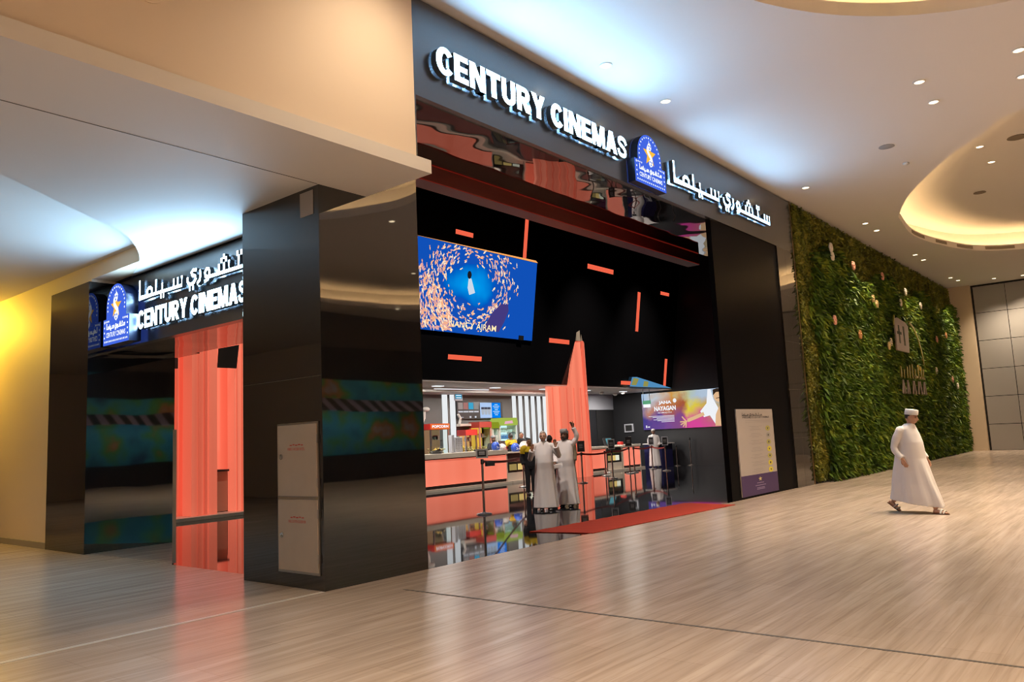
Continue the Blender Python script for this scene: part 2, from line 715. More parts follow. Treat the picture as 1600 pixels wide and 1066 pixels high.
def band(pa, za, pb, zb):
    n = len(pa)
    mb = MB()
    mb.add([(p[0], p[1], za) for p in pa] + [(p[0], p[1], zb) for p in pb], [(i, (i + 1) % n, n + (i + 1) % n, n + i) for i in range(n)])
    return mb


def stroke(mb, pts, w, O, U, V, depth, mi=0, smi=1):
    """flat ribbon stroke of width w along 2D pts (u,v), given thickness along the outward normal"""
    O, U, V = Vector(O), Vector(U), Vector(V)
    N = U.cross(V)
    n = len(pts)
    L, R = [], []
    for i in range(n):
        a, c = Vector(pts[max(i - 1, 0)]), Vector(pts[min(i + 1, n - 1)])
        t = (c - a).normalized()
        e = 0.0
        p = Vector(pts[i])
        if i == 0:
            p = p - t * w * 0.5
        if i == n - 1:
            p = p + t * w * 0.5
        k = 1.0
        if 0 < i < n - 1:
            t1 = (Vector(pts[i]) - Vector(pts[i - 1])).normalized()
            co = max(0.5, abs(t.dot(t1)))
            k = 1.0 / co
        L.append(p + Vector((-t.y, t.x)) * w * 0.5 * k)
        R.append(p - Vector((-t.y, t.x)) * w * 0.5 * k)

    def P(q, d):
        return O + U * q[0] + V * q[1] + N * d
    vs = [P(q, depth) for q in L] + [P(q, depth) for q in R] + [P(q, 0) for q in L] + [P(q, 0) for q in R]
    k0 = len(mb.v)
    mb.v.extend([tuple(v) for v in vs])

    def F(ids, m):
        mb.f.append([k0 + i for i in ids])
        mb.m.append(m)
    for i in range(n - 1):
        F((i + n, i + n + 1, i + 1, i), mi)
        F((i, i + 1, i + 1 + 2 * n, i + 2 * n), smi)
        F((i + 1 + n, i + n, i + 3 * n, i + 1 + 3 * n), smi)
    F((0, 2 * n, 3 * n, n), smi)
    F((n - 1, 2 * n - 1, 4 * n - 1, 3 * n - 1), smi)
    return mb


def _arc(cx, cy, rx0, ry0, rx1, ry1, a0, a1, n=18):
    """list of quads of an elliptical band"""
    out = []
    for k in range(n):
        p, q = math.radians(a0 + (a1 - a0) * k / n), math.radians(a0 + (a1 - a0) * (k + 1) / n)
        out.append([(cx + rx0 * math.cos(p), cy + ry0 * math.sin(p)), (cx + rx0 * math.cos(q), cy + ry0 * math.sin(q)),
                    (cx + rx1 * math.cos(q), cy + ry1 * math.sin(q)), (cx + rx1 * math.cos(p), cy + ry1 * math.sin(p))])
    return out


def _rc(x0, y0, x1, y1):
    return [(x0, y0), (x1, y0), (x1, y1), (x0, y1)]


BLOCK = {
    'C': (0.70, _arc(0.38, 0.5, 0.38, 0.51, 0.135, 0.295, 37, 323, 24)),
    'E': (0.62, [_rc(0, 0, 0.25, 1), _rc(0.25, 0, 0.62, 0.205), _rc(0.25, 0.40, 0.59, 0.60), _rc(0.25, 0.795, 0.62, 1)]),
    'N': (0.73, [_rc(0, 0, 0.225, 1), _rc(0.505, 0, 0.73, 1), [(0.0, 1), (0.26, 1), (0.73, 0), (0.47, 0)]]),
    'T': (0.66, [_rc(0, 0.785, 0.66, 1), _rc(0.205, 0, 0.455, 0.785)]),
    'U': (0.70, [_rc(0, 0.34, 0.24, 1), _rc(0.46, 0.34, 0.70, 1)] + _arc(0.35, 0.34, 0.35, 0.35, 0.11, 0.14, 180, 360, 14)),
    'R': (0.72, [_rc(0, 0, 0.245, 1), _rc(0.245, 0.80, 0.40, 1), _rc(0.245, 0.40, 0.40, 0.60), [(0.25, 0.42), (0.50, 0.42), (0.74, 0), (0.46, 0)]] + _arc(0.40, 0.70, 0.30, 0.30, 0.06, 0.10, -90, 90, 12)),
    'Y': (0.76, [[(0, 1), (0.275, 1), (0.38, 0.68), (0.485, 1), (0.76, 1), (0.505, 0.42), (0.255, 0.42)], _rc(0.255, 0, 0.505, 0.42)]),
    'I': (0.25, [_rc(0, 0, 0.25, 1)]),
    'M': (0.87, [_rc(0, 0, 0.21, 1), _rc(0.66, 0, 0.87, 1), [(0, 1), (0.28, 1), (0.54, 0), (0.33, 0)], [(0.87, 1), (0.59, 1), (0.33, 0), (0.54, 0)]]),
    'A': (0.78, [[(0, 0), (0.25, 0), (0.52, 1), (0.26, 1)], [(0.78, 0), (0.53, 0), (0.26, 1), (0.52, 1)], _rc(0.17, 0.17, 0.61, 0.36)]),
}
_S = [(0.60, 0.745), (0.53, 0.86), (0.34, 0.915), (0.16, 0.85), (0.115, 0.72), (0.20, 0.60), (0.43, 0.48), (0.555, 0.31), (0.50, 0.14), (0.31, 0.085), (0.13, 0.14), (0.07, 0.27)]


def block_letters(s, origin, udir, vdir, width, height, depth):
    """heavy upright capitals; one MB per letter, fitted to width x height"""
    U, V = Vector(udir), Vector(vdir)
    N = U.cross(V)
    O = Vector(origin)
    adv = {c: (0.66 if c == 'S' else BLOCK[c][0]) for c in s if c != ' '}
    tot = sum(0.26 if c == ' ' else adv[c] + 0.06 for c in s) - 0.06
    k = width / tot
    x = 0.0
    out = []
    for c in s:
        if c == ' ':
            x += 0.26
            continue
        mb = MB()
        if c == 'S':
            pts = [((x + p[0]) * k, p[1] * height) for p in catmull(_S, 4, False)]
            stroke(mb, pts, 0.19 * height, O, U, V, depth)
        else:
            for poly in BLOCK[c][1]:
                P = [O + U * ((x + p[0]) * k) + V * (p[1] * height) for p in poly]
                n = len(P)
                ar = sum(poly[i - 1][0] * poly[i][1] - poly[i][0] * poly[i - 1][1] for i in range(n))
                if ar < 0:
                    P = P[::-1]
                vs = P + [p + N * depth for p in P]
                b = len(mb.v)
                mb.add(vs, [list(range(n, 2 * n))], 0)
                for i in range(n):
                    j = (i + 1) % n
                    mb.f.append([b + i, b + j, b + n + j, b + n + i])
                    mb.m.append(1)
        out.append(mb)
        x += adv[c] + 0.06
    return out


ARABIC = {
    # unit: alef height 1, baseline at 0; the whole word runs from 0 to 1 in u (scaled by width)
    'cinema': [
        [[(0.0, 1.0), (0.0, 0.0), (0.30, 0.0)]],
        [[(0.19, 0.02), (0.19, 0.34), (0.225, 0.46), (0.27, 0.46), (0.305, 0.34), (0.305, 0.02)]],
        [[(0.30, 0.0), (0.405, 0.0), (0.405, 0.46)]],
        [[(0.405, 0.0), (0.555, 0.0), (0.555, 0.42)]],
        [[(0.555, 0.0), (1.0, 0.0), (1.0, 0.46)]],
        [[(0.82, 0.0), (0.82, 0.44)]],
        [[(0.91, 0.0), (0.91, 0.44)]],
        [[(0.405, 0.66), (0.405, 0.74)]],
        [[(0.525, -0.30), (0.525, -0.22)]],
        [[(0.585, -0.30), (0.585, -0.22)]],
    ],
    'century': [
        [[(0.125, 0.62), (0.085, 0.66), (0.06, 0.52), (0.075, 0.36), (0.115, 0.30), (0.125, 0.12), (0.10, -0.06), (0.055, -0.12), (0.02, -0.06), (0.0, 0.10), (0.0, 0.24)]],
        [[(0.19, 0.46), (0.195, 0.20), (0.185, -0.02), (0.155, -0.14)]],
        [[(0.30, 0.02), (0.27, 0.08), (0.262, 0.30), (0.285, 0.46), (0.315, 0.44), (0.328, 0.26), (0.322, 0.0), (0.305, -0.12), (0.265, -0.18)]],
        [[(0.33, 0.0), (0.60, 0.0), (0.60, 0.46)]],
        [[(0.46, 0.0), (0.46, 0.42)]],
        [[(0.53, 0.0), (0.53, 0.42)]],
        [[(0.60, 0.0), (0.73, 0.0), (0.73, 0.56)]],
        [[(0.73, 0.0), (1.0, 0.0), (1.0, 0.44)]],
        [[(0.885, 0.0), (0.885, 0.42)]],
        [[(0.945, 0.0), (0.945, 0.42)]],
        [[(0.035, -0.38), (0.035, -0.30)]],
        [[(0.085, -0.38), (0.085, -0.30)]],
        [[(0.50, 0.62), (0.50, 0.70)]],
        [[(0.56, 0.62), (0.56, 0.70)]],
        [[(0.53, 0.80), (0.53, 0.88)]],
        [[(0.715, 0.72), (0.715, 0.80)]],
        [[(0.765, 0.72), (0.765, 0.80)]],
    ],
}


def arabic(word, O, U, V, width, height, depth, w):
    mb = MB()
    for item in ARABIC[word]:
        for line in item:
            pts = [(p[0] * width, p[1] * height) for p in line]
            stroke(mb, pts, w, O, U, V, depth)
    return mb

# ================================================================== THE SETTING
HC = 7.8      # mall ceiling
HS = 4.7      # low soffit over the side corridor
FZ0, FZ1 = 6.32, 7.76   # fascia
# floors
mb = MB()
mb.box(-24, -22, -0.2, 38, 0, 0)
mb.box(-10, 0, -0.2, 0.27, 26, 0)
struct('floor', mb, M['floor'])
mb = MB()
mb.box(0.27, 0, -0.2, 28, 15, 0)
struct('floor_lobby', mb, M['granite'])
mb = MB()   # paving inside the side portal
mb.prism([(0.27, 3.98, 0.0), (1.71, 6.75, 0.0), (0.27, 6.75, 0.0)], (0, 0, 0.004))
struct('floor_portal', mb, M['floor'])
mb = MB()
mb.box(0.485, -22, 0.0, 0.515, -0.75, 0.0025)
struct('trim_1', mb, M['joint'])
mb = MB()
mb.box(-9, -0.03, 0.0, -0.02, 0.04, 0.003)
struct('trim_2', mb, M['pale_joint'])

# ceilings with oval recesses
COVES = {
    'right': catmull([(13.13, -5.93), (14.18, -4.96), (15.61, -3.91), (17.97, -2.65), (19.96, -1.93), (20.84, -1.77), (23.6, -1.57), (26.25, -2.04),
                      (28.18, -2.76), (29.3, -4.07), (30.0, -6.2), (29.0, -8.8), (26.0, -10.6), (21.5, -11.2), (17.0, -10.3), (13.8, -8.2)], 6),
    'near': [(2.55 + 5.62 * math.cos(a), -7.45 + 4.5 * math.sin(a)) for a in [2 * PI * k / 72 for k in range(72)]],
    'left': [(-11.5 + 6.0 * math.cos(a), -8.5 + 4.5 * math.sin(a)) for a in [2 * PI * k / 72 for k in range(72)]],
    'back': [(15.5 + 7.0 * math.cos(a), -16.4 + 3.6 * math.sin(a)) for a in [2 * PI * k / 72 for k in range(72)]],
}


def cove(name, pts, z, m_ceil, label, depth=0.8):
    """a recess in the ceiling: lip, light trough, outer wall, raised ceiling, LED line in the trough"""
    a, b_, c_ = pts, offset_poly(pts, 0.05), offset_poly(pts, 0.62)
    mid = offset_poly(pts, 0.30)
    n = len(pts)
    mb = MB()
    for (pa, za, pb, zb) in ((a, z, a, z + 0.22), (a, z + 0.22, b_, z + 0.22), (b_, z + 0.22, b_, z + 0.06), (b_, z + 0.06, c_, z + 0.06), (c_, z + 0.06, c_, z + depth)):
        q = band(pa, za, pb, zb)
        mb.add(q.v, q.f)
    q = filled(c_, [], z + depth)
    mb.add(q.v, q.f)
    st = struct('ceiling_recess', mb, m_ceil, fixn=True)
    st['kind'] = 'structure'
    led = MB()
    path = [(p[0], p[1], z + 0.10) for p in mid]
    path.append(path[0])
    led.tube(path, 0.035, 6)
    t = obj('cove_light', led, M['cove_led'], label=label, cat='light')
    return t


outer = [(-24, -22), (38, -22), (38, 0.3), (1.55, 0.3), (1.55, -1.1), (-24, -1.1)]
struct('ceiling', filled(outer, [p for p in COVES.values()], HC), M['ceil'])
cove('right', COVES['right'], HC, M['ceil'], 'warm light line inside the big oval ceiling recess at right')
cove('near', COVES['near'], HC, M['ceil'], 'warm light line in the oval recess cut by the top edge of the photo')
cove('left', COVES['left'], HC, M['ceil'], 'warm light line of the oval recess out of frame on the left')
cove('back', COVES['back'], HC, M['ceil'], 'warm light line of the oval recess opposite the cinema')

# low soffit over the side corridor with its curved edge, ceiling beyond it, bulkhead above
curve = catmull([(0.70, 6.40), (0.53, 5.91), (0.26, 5.13), (0.02, 4.59), (-0.33, 4.0), (-0.70, 3.50), (-1.05, 3.22), (-1.46, 2.92), (-2.18, 2.37), (-2.69, 2.0), (-3.6, 1.45), (-5.2, 0.9), (-7.0, 0.6), (-10.0, 0.4)], 6, closed=False)
poly = [(-24, -1.17), (0.73, -1.17), (0.73, 0.0), (0.0, 0.0), (0.0, 1.64), (0.70, 1.64)] + curve + [(-24, 0.4)]
mb = MB()
mb.prism([(p[0], p[1], HS) for p in poly], (0, 0, 0.16))
struct('ceiling_soffit', mb, M['slab'])
mb = MB()
mb.box(-9.5, -0.01, HS - 0.003, -0.02, 0.0, HS + 0.02)
struct('trim_3', mb, M['joint'])
mb = MB()
mb.box(-24, -0.2, 4.97, 0.7, 26, 5.1)
struct('ceiling_corridor', mb, M['slab'])
mb = MB()
mb.box(-24, -1.10, HS + 0.16, 0.56, -0.2, HC)
struct('wall_bulkhead', mb, M['peach'])

# side corridor walls
mb = MB()
mb.box(0.20, 8.40, 0, 0.6, 26, 4.97)
mb.box(0.20, 6.75, 4.66, 0.75, 8.40, 4.97)
mb.box(0.20, 4.9, 4.705, 0.75, 6.76, 4.97)
struct('wall_corridor', mb, M['cream'])
mb = MB()
mb.box(0.17, 8.42, 0, 0.2, 26, 0.11)
struct('baseboard_corridor', mb, M['base'])
mb = MB()
mb.box(-10.2, -0.2, 0, -10, 26, 4.97)
struct('wall_corridor_opposite', mb, M['cream'])
mb = MB()
mb.box(-10, 26, 0, 0.6, 26.2, 4.97)
struct('wall_corridor_end', mb, M['cream'])

# mall walls behind and beside the camera (seen in the polished panels)
mb = MB()
mb.box(-24, -22.3, 0, 38, -22, HC)
struct('wall_opposite', mb, M['opposite'])
mb = MB()
mb.box(-24.3, -22, 0, -24, 0.2, HC)
struct('wall_left', mb, M['opposite'])
mb = MB()
mb.box(-24, -0.2, 0, -10.2, 0, HS)
struct('wall_left_return', mb, M['cream'])

# far end
mb = MB()
mb.box(36.72, -1.0, 0, 37.6, 0.3, HC)
struct('wall_end_pier', mb, M['cream'])
mb = MB()
mb.box(37.0, -22, 0, 38, -1.0, HC)
struct('wall_end', mb, M['dark'])

# grey cladding panels of the end wall, one object each
ys = [-1.08 - 1.31 * k for k in range(15)]
zs = [0.0, 1.20, 2.50, 3.80, 5.13, 6.45, 7.72]
first = None
names = ['lowest', 'second', 'third', 'fourth', 'fifth', 'top']
cols = ['beside the cream pier', 'second', 'third', 'fourth', 'fifth', 'sixth', 'seventh', 'eighth']
mb = MB()
for j in range(14):
    for i in range(6):
        z0, z1 = zs[i] + 0.012, zs[i + 1] - 0.012
        mb.box(36.93, ys[j + 1] + 0.012, z0, 37.0, ys[j] - 0.012, z1)
struct('wall_end_cladding', mb, M['greypanel'])

# ------------------------------------------------------------------ cinema shell
mb = MB()
mb.box(0.0, 0.0, 0, 1.60, 1.64, 6.4)
struct('wall_corner_pillar', mb, M['black'], bevel=0.004)
mb = MB()
for z in (2.42,):
    mb.box(-0.001, 0.02, z, 0.0, 1.62, z + 0.006)
struct('trim_4', mb, M['joint'])
# front fascia: runs along the top and down the right end
mb = MB()
mb.box(1.50, -0.05, FZ0, 15.84, 0.06, FZ1)
mb.box(1.50, -0.05, 5.3, 1.60, 0.0, FZ0)
struct('wall_fascia', mb, M['fascia'])
mb = MB()
mb.box(14.62, -0.05, 0, 15.84, 0.06, FZ0 - 0.002)
struct('wall_fascia_leg', mb, M['fascia_gloss'])
mb = MB()
for z in (1.26, 2.52, 3.78, 5.04):
    mb.box(14.62, -0.0508, z, 15.84, -0.05, z + 0.006)
for x in (15.2,):
    mb.box(x, -0.0508, 0, x + 0.006, -0.05, FZ0)
struct('trim_5', mb, M['joint'])
mb = MB()
mb.box(15.85, -0.06, 0, 15.90, 0.02, HC - 0.02)
struct('trim_6', mb, mat('brass_edge', (0.42, 0.27, 0.12), 0.35, 0.9))
# black pier beside the opening
mb = MB()
mb.box(10.77, 0.0, 0, 14.62, 0.12, FZ0)
struct('wall_pier', mb, M['pier_black'])
# portal soffit
mb = MB()
mb.box(1.60, 0.06, FZ0 - 0.01, 14.62, 1.75, FZ0 + 0.05)
struct('ceiling_portal', mb, M['black_soffit'])
mb = MB()
mb.box(1.60, 1.75, 6.00, 13.75, 2.10, FZ0 + 0.05)
struct('trim_7', mb, M['redgloss'])
for i, (y, z) in enumerate(((1.747, 6.30), (1.747, 6.005))):
    mb = MB()
    mb.box(1.62, y - 0.006, z - 0.006, 13.7, y + 0.002, z + 0.008)
    tag(obj('led_line', mb, M['red_led']), 'thin red light line along the %s edge of the dark red beam' % ('upper', 'lower')[i], 'light')
# wall above the soffit, lobby ceiling and walls
mb = MB()
mb.box(0.75, 0.06, FZ0 + 0.05, 28, 0.3, 10.4)
mb.box(0.6, 1.64, 4.7, 0.9, 12, 10.4)
struct('wall_lobby_front', mb, M['dark'])
mb = MB()
mb.box(0.6, 0.3, 10.4, 28, 16, 10.6)
struct('ceiling_lobby', mb, M['dark'])
mb = MB()
mb.box(27.5, 0.3, 0, 27.8, 13.5, 10.4)
struct('wall_lobby_right', mb, M['lobby_wall'])
mb = MB()
mb.box(13.2, 13.54, 0, 24.6, 13.74, 4.0)
struct('wall_lobby_back', mb, M['backwall'])
mb = MB()
mb.box(24.6, 13.5, 0, 28.0, 13.7, 2.76)
struct('wall_lobby_end', mb, M['lobby_wall'])
mb = MB()
mb.box(24.6, 13.44, 2.76, 27.5, 13.7, 3.62)
struct('wall_lobby_header', mb, M['greyboard'])
mb = MB()
mb.box(26.0, 13.46, 0, 27.45, 13.5, 2.74)
struct('door_1', mb, M['dark'])
mb = MB()
mb.box(2.15, 12.6, 0, 13.2, 12.8, 6)
struct('wall_lobby_left_back', mb, M['dark'])
# leaning black wall over the counter: leans out towards the mall as it rises
L0, L1 = 3.55, 10.38


def lean(z):
    return 9.3 + (9.28 - z) * 0.15


mb = MB()
mb.prism([(7.0, lean(L0), L0), (7.0, lean(L1), L1), (7.0, lean(L1) + 1.0, L1), (7.0, lean(L0) + 0.3, L0)], (20.5, 0, 0))
struct('wall_leaning', mb, M['black_dim'])
# white ceiling over the counter
mb = MB()
mb.box(8.0, lean(L0) + 0.02, 3.50, 27.5, 13.8, 3.56)
struct('ceiling_counter', mb, M['whitepaint'])
mb = MB()
mb.box(8.0, 12.4, 3.36, 22.4, 13.8, 3.50)
struct('ceiling_counter_step', mb, M['whitepaint'])

# left portal: angled black jamb, sign band, mirror soffit
mb = MB()
mb.prism([(0.16, 6.75, 0), (1.71, 6.75, 0), (2.55, 8.41, 0), (0.16, 8.41, 0)], (0, 0, 4.66))
struct('wall_jamb', mb, M['black'])
mb = MB()
mb.box(0.65, 1.64, 3.5, 0.80, 6.75, HS)
struct('wall_sign_band', mb, M['fascia_gloss2'] if 'fascia_gloss2' in M else M['fascia'])
mb = MB()
mb.box(0.80, 1.64, 3.5, 2.1, 6.75, 3.58)
mb.box(1.72, 6.75, 3.5, 2.2, 7.6, 3.58)
struct('ceiling_side_portal', mb, M['black_soffit'])
mb = MB()
mb.box(2.40, 8.41, 0, 2.55, 12.6, 6)
struct('wall_lobby_left', mb, M['dark'])

# ================================================================== SIGNS
def letters(label, s, O, U, V, width, height, depth, proud, face='letter_face'):
    """channel letters, each letter a part"""
    N = Vector(U).cross(Vector(V))
    t = thing('sign_lettering', label, 'sign', loc=Vector(O))
    for mb in block_letters(s, Vector(O) + N * proud, U, V, width, height, depth):
        obj('letter', mb, [M[face], M['letter_side']], t, fixn=False)
    return t


def arabic_sign(label, parts, V, U, depth, w, proud, face='letter_face'):
    N = Vector(U).cross(Vector(V))
    t = thing('sign_lettering', label, 'sign', loc=Vector(parts[0][1]))
    for word, O, width, height in parts:
        obj('word', arabic(word, Vector(O) + N * proud, U, V, width, height, depth, w), [M[face], M['letter_side']], t, fixn=False)
    return t


# front, on the long fascia
UX, UZ = (1, 0, 0), (0, 0, 1)
letters('white lit English letters CENTURY CINEMAS on the long front fascia', 'CENTURY CINEMAS', (1.89, -0.05, 6.71), UX, UZ, 5.05, 0.41, 0.10, 0.03)
arabic_sign('white lit Arabic lettering at the right end of the front fascia',
            [('cinema', (8.84, -0.05, 6.76), 2.12, 0.38), ('century', (11.22, -0.05, 6.76), 2.74, 0.38)], UZ, UX, 0.09, 0.072, 0.03)
# left, on the side entrance band
UY = (0, -1, 0)
letters('white lit English letters CENTURY CINEMAS over the side entrance', 'CENTURY CINEMAS', (0.65, 5.74, 3.71), UY, UZ, 3.32, 0.31, 0.08, 0.03, 'letter_face_side')
arabic_sign('white lit Arabic lettering over the side entrance',
            [('cinema', (0.65, 5.70, 4.24), 1.42, 0.28), ('century', (0.65, 4.10, 4.24), 2.0, 0.28)], UZ, UY, 0.07, 0.052, 0.03, 'letter_face_side')


def logo(label, O, U, proud, w=1.2, h=1.05, th=0.16):
    """arched blue light box: dotted border, gold star, white film figure, small lettering"""
    U, V = Vector(U), Vector((0, 0, 1))
    N = U.cross(V)
    O = Vector(O)
    t = thing('logo_light_box', label, 'sign', loc=O)
    hb = 0.44 * h
    r = 0.385 * w
    cz = h - r * 1.02
    out = [(0, 0), (w, 0), (w, hb), (w / 2 + r, hb)]
    out += [(w / 2 + r * math.cos(a), cz + r * 1.02 * math.sin(a)) for a in [PI * k / 20 for k in range(21)]]
    out += [(w / 2 - r, hb), (0, hb)]

    def P(p, d):
        return O + U * p[0] + V * p[1] + N * d
    mb = MB()
    n = len(out)
    mb.add([P(p, proud) for p in out] + [P(p, proud - th) for p in out],
           [list(range(n))] + [(i, n + i, n + (i + 1) % n, (i + 1) % n) for i in range(n)], 1)
    mb.m[0] = 0
    obj('light_box', mb, [M['logo_blue'], M['logo_side']], t, fixn=False)
    d = proud + 0.004
    # border lights

    def dot(x, z, q=0.020):
        mb = MB()
        mb.add([P((x + q * math.cos(a), z + q * math.sin(a)), d) for a in [2 * PI * k / 8 for k in range(8)]], [list(range(8))], 0)
        obj('border_bulb', mb, M['logo_white'], t, fixn=False)
    for k in range(15):
        dot(w * (0.07 + 0.86 * k / 14), 0.06 * h)
    for s in (0.055, 0.945):
        for k in range(4):
            dot(w * s, h * (0.13 + 0.085 * k))
    for k in range(4):
        dot(w * (0.055 + 0.055 * k), hb - 0.045)
        dot(w * (0.945 - 0.055 * k), hb - 0.045)
    for k in range(17):
        a = PI * (-0.06 + 1.12 * k / 16)
        dot(w / 2 + (r - 0.055) * math.cos(a), cz + (r - 0.055) * 1.02 * math.sin(a))
    # star
    sx, sz, R1, R2 = w * 0.5, h * 0.62, 0.215 * w, 0.088 * w
    mb = MB()
    pts = [(sx + (R1 if k % 2 == 0 else R2) * math.cos(PI / 2 + PI * k / 5), sz + (R1 if k % 2 == 0 else R2) * math.sin(PI / 2 + PI * k / 5)) for k in range(10)]
    mb.add([P(p, d) for p in pts], [list(range(10))])
    obj('star', mb, M['logo_gold'], t, fixn=False)
    # white film ribbon, S shaped, with reels
    mb = MB()
    S = [(sx + 0.02, sz + 0.19 * h), (sx - 0.05, sz + 0.13 * h), (sx - 0.065, sz + 0.06 * h), (sx - 0.02, sz), (sx + 0.05, sz - 0.06 * h), (sx + 0.06, sz - 0.13 * h), (sx + 0.01, sz - 0.19 * h)]
    stroke(mb, catmull(S, 5, False), 0.075, O + N * d, U, V, 0.004, 0, 0)
    for (cx, cz2) in ((sx + 0.0, sz + 0.15 * h), (sx + 0.02, sz - 0.16 * h)):
        q = 0.075
        mb.add([P((cx + q * math.cos(a), cz2 + q * math.sin(a)), d + 0.006) for a in [2 * PI * k / 16 for k in range(16)]], [list(range(16))], 0)
    mb.add([P((sx - 0.02, sz + 0.2 * h), d), P((sx + 0.02, sz + 0.2 * h), d), P((sx, sz + 0.29 * h), d)], [(0, 1, 2)])
    obj('film_ribbon', mb, M['logo_white'], t, fixn=False)
    for (cx, cz2) in ((sx + 0.0, sz + 0.15 * h), (sx + 0.02, sz - 0.16 * h)):
        for k in range(3):
            mb = MB()
            a = 2 * PI * k / 3 + 0.5
            q = 0.02
            mb.add([P((cx + 0.038 * math.cos(a) + q * math.cos(b), cz2 + 0.038 * math.sin(a) + q * math.sin(b)), d + 0.009) for b in [2 * PI * j / 8 for j in range(8)]], [list(range(8))])
            obj('reel_hole', mb, M['logo_blue'], t, fixn=False)
    text_obj('caption', 'CENTURY CINEMAS', P((w * 0.13, h * 0.125), d + 0.002), U, V, w * 0.74, h * 0.085, M['logo_white'], t, bold=0.03)
    mb = MB()
    for word, u0, ww in (('cinema', 0.15, 0.28), ('century', 0.47, 0.38)):
        q = arabic(word, P((w * u0, h * 0.27), d), U, V, w * ww, h * 0.085, 0.003, 0.022)
        mb.v_off = len(mb.v)
        mb.add(q.v, q.f, 0)
    obj('caption_arabic', mb, M['logo_white'], t, fixn=False)
    return t


logo('blue arched light box with a gold star on the long front fascia', (7.14, -0.05, 6.34), UX, 0.17)
logo('blue arched light box with a gold star beside the side entrance jamb', (0.65, 6.70, 3.52), UY, 0.26, w=0.98, h=1.04, th=0.20)

# ------------------------------------------------------------------ lobby light strips on the leaning wall
def on_lean(x, z, d=0.0):
    k = 1 / math.sqrt(1 + 0.15 ** 2)
    return Vector((x, lean(z) - d * k, z - d * 0.15 * k))


STR = [('short', 12.40, 13.22, 8.22, 8.37, 'short coral light bar above the fish video screen'),
       ('tall', 15.88, 16.06, 7.94, 9.49, 'tall coral light bar over the right edge of the video screen'),
       ('bar', 19.94, 21.82, 8.13, 8.32, 'longest level coral light bar, high on the leaning black wall'),
       ('tall', 23.88, 24.10, 5.95, 7.65, 'tall coral light bar right of the wall centre, below the longest bar'),
       ('short', 25.86, 26.64, 7.75, 7.90, 'short coral light bar high at the right end of the black wall'),
       ('bar', 17.75, 19.03, 5.08, 5.25, 'level coral light bar beside the tip of the coral blade column'),
       ('bar', 12.45, 14.05, 4.21, 4.37, 'level coral light bar under the video screen'),
       ('tall', 26.65, 26.86, 3.61, 4.90, 'tall coral light bar at the lower right end of the black wall'),
       ('short', 22.97, 23.91, 3.64, 3.80, 'short coral light bar low beside the small blue poster reflection')]
for k_, x0, x1, z0, z1, lb in STR:
    mb = MB()
    p = [on_lean(x0, z0, 0.015), on_lean(x1, z0, 0.015), on_lean(x1, z1, 0.015), on_lean(x0, z1, 0.015)]
    mb.prism(p, on_lean(0, 5, -0.03) - on_lean(0, 5, 0.0))
    obj('light_bar', mb, M['coral_strip'], label=lb, cat='light bar', group='coral light bars on the leaning wall')

# ------------------------------------------------------------------ video screen
SX0, SX1, SZ0, SZ1 = 10.72, 16.60, 5.07, 7.86


def screen_bg():
    m = bpy.data.materials.new('video_screen_picture')
    m.use_nodes = True
    t = m.node_tree
    for n in list(t.nodes):
        t.nodes.remove(n)
    g = t.nodes.new('ShaderNodeNewGeometry')
    mp = t.nodes.new('ShaderNodeMapping')
    mp.inputs['Location'].default_value = (-13.2 / 2.0, 0, -6.65 / 1.0)
    mp.inputs['Scale'].default_value = (1 / 2.0, 0.0, 1 / 1.0)
    t.links.new(g.outputs['Position'], mp.inputs['Vector'])
    ln = t.nodes.new('ShaderNodeVectorMath')
    ln.operation = 'LENGTH'
    t.links.new(mp.outputs[0], ln.inputs[0])
    nz = t.nodes.new('ShaderNodeTexNoise')
    nz.inputs['Scale'].default_value = 1.1
    t.links.new(g.outputs['Position'], nz.inputs['Vector'])
    ad = t.nodes.new('ShaderNodeMath')
    ad.operation = 'MULTIPLY_ADD'
    ad.inputs[1].default_value = 0.7
    t.links.new(nz.outputs['Fac'], ad.inputs[0])
    t.links.new(ln.outputs['Value'], ad.inputs[2])
    r = ramp(t, [(0.30, (0.0, 0.42, 0.80)), (0.62, (0.0, 0.26, 0.74)), (1.0, (0.0, 0.085, 0.48)), (1.0, (0.005, 0.075, 0.44))])
    t.links.new(ad.outputs[0], r.inputs[0])
    e = t.nodes.new('ShaderNodeEmission')
    e.inputs[1].default_value = 1.0
    t.links.new(r.outputs[0], e.inputs[0])
    o = t.nodes.new('ShaderNodeOutputMaterial')
    t.links.new(e.outputs[0], o.inputs[0])
    return m


t = thing('video_screen', 'large lit video screen showing a swimmer in swirling orange fish', 'screen', loc=on_lean(SX0, SZ0))
mb = MB()
mb.prism([on_lean(SX0, SZ0, 0.10), on_lean(SX1, SZ0, 0.10), on_lean(SX1, SZ1, 0.10), on_lean(SX0, SZ1, 0.10)], on_lean(0, 5, -0.09) - on_lean(0, 5, 0))
obj('panel', mb, screen_bg(), t)
mb = MB()
mb.prism([on_lean(SX0, SZ1 + 0.01, 0.12), on_lean(SX1 + 0.02, SZ1 + 0.01, 0.12), on_lean(SX1 + 0.02, SZ1 + 0.10, 0.02), on_lean(SX0, SZ1 + 0.03, 0.02)], (0, 0.02, 0.0))
obj('top_edge', mb, emis('screen_edge_light', (0.95, 0.40, 0.12), 0.9), t)


def on_screen(x, z, d):
    return on_lean(x, z, 0.10 + d)


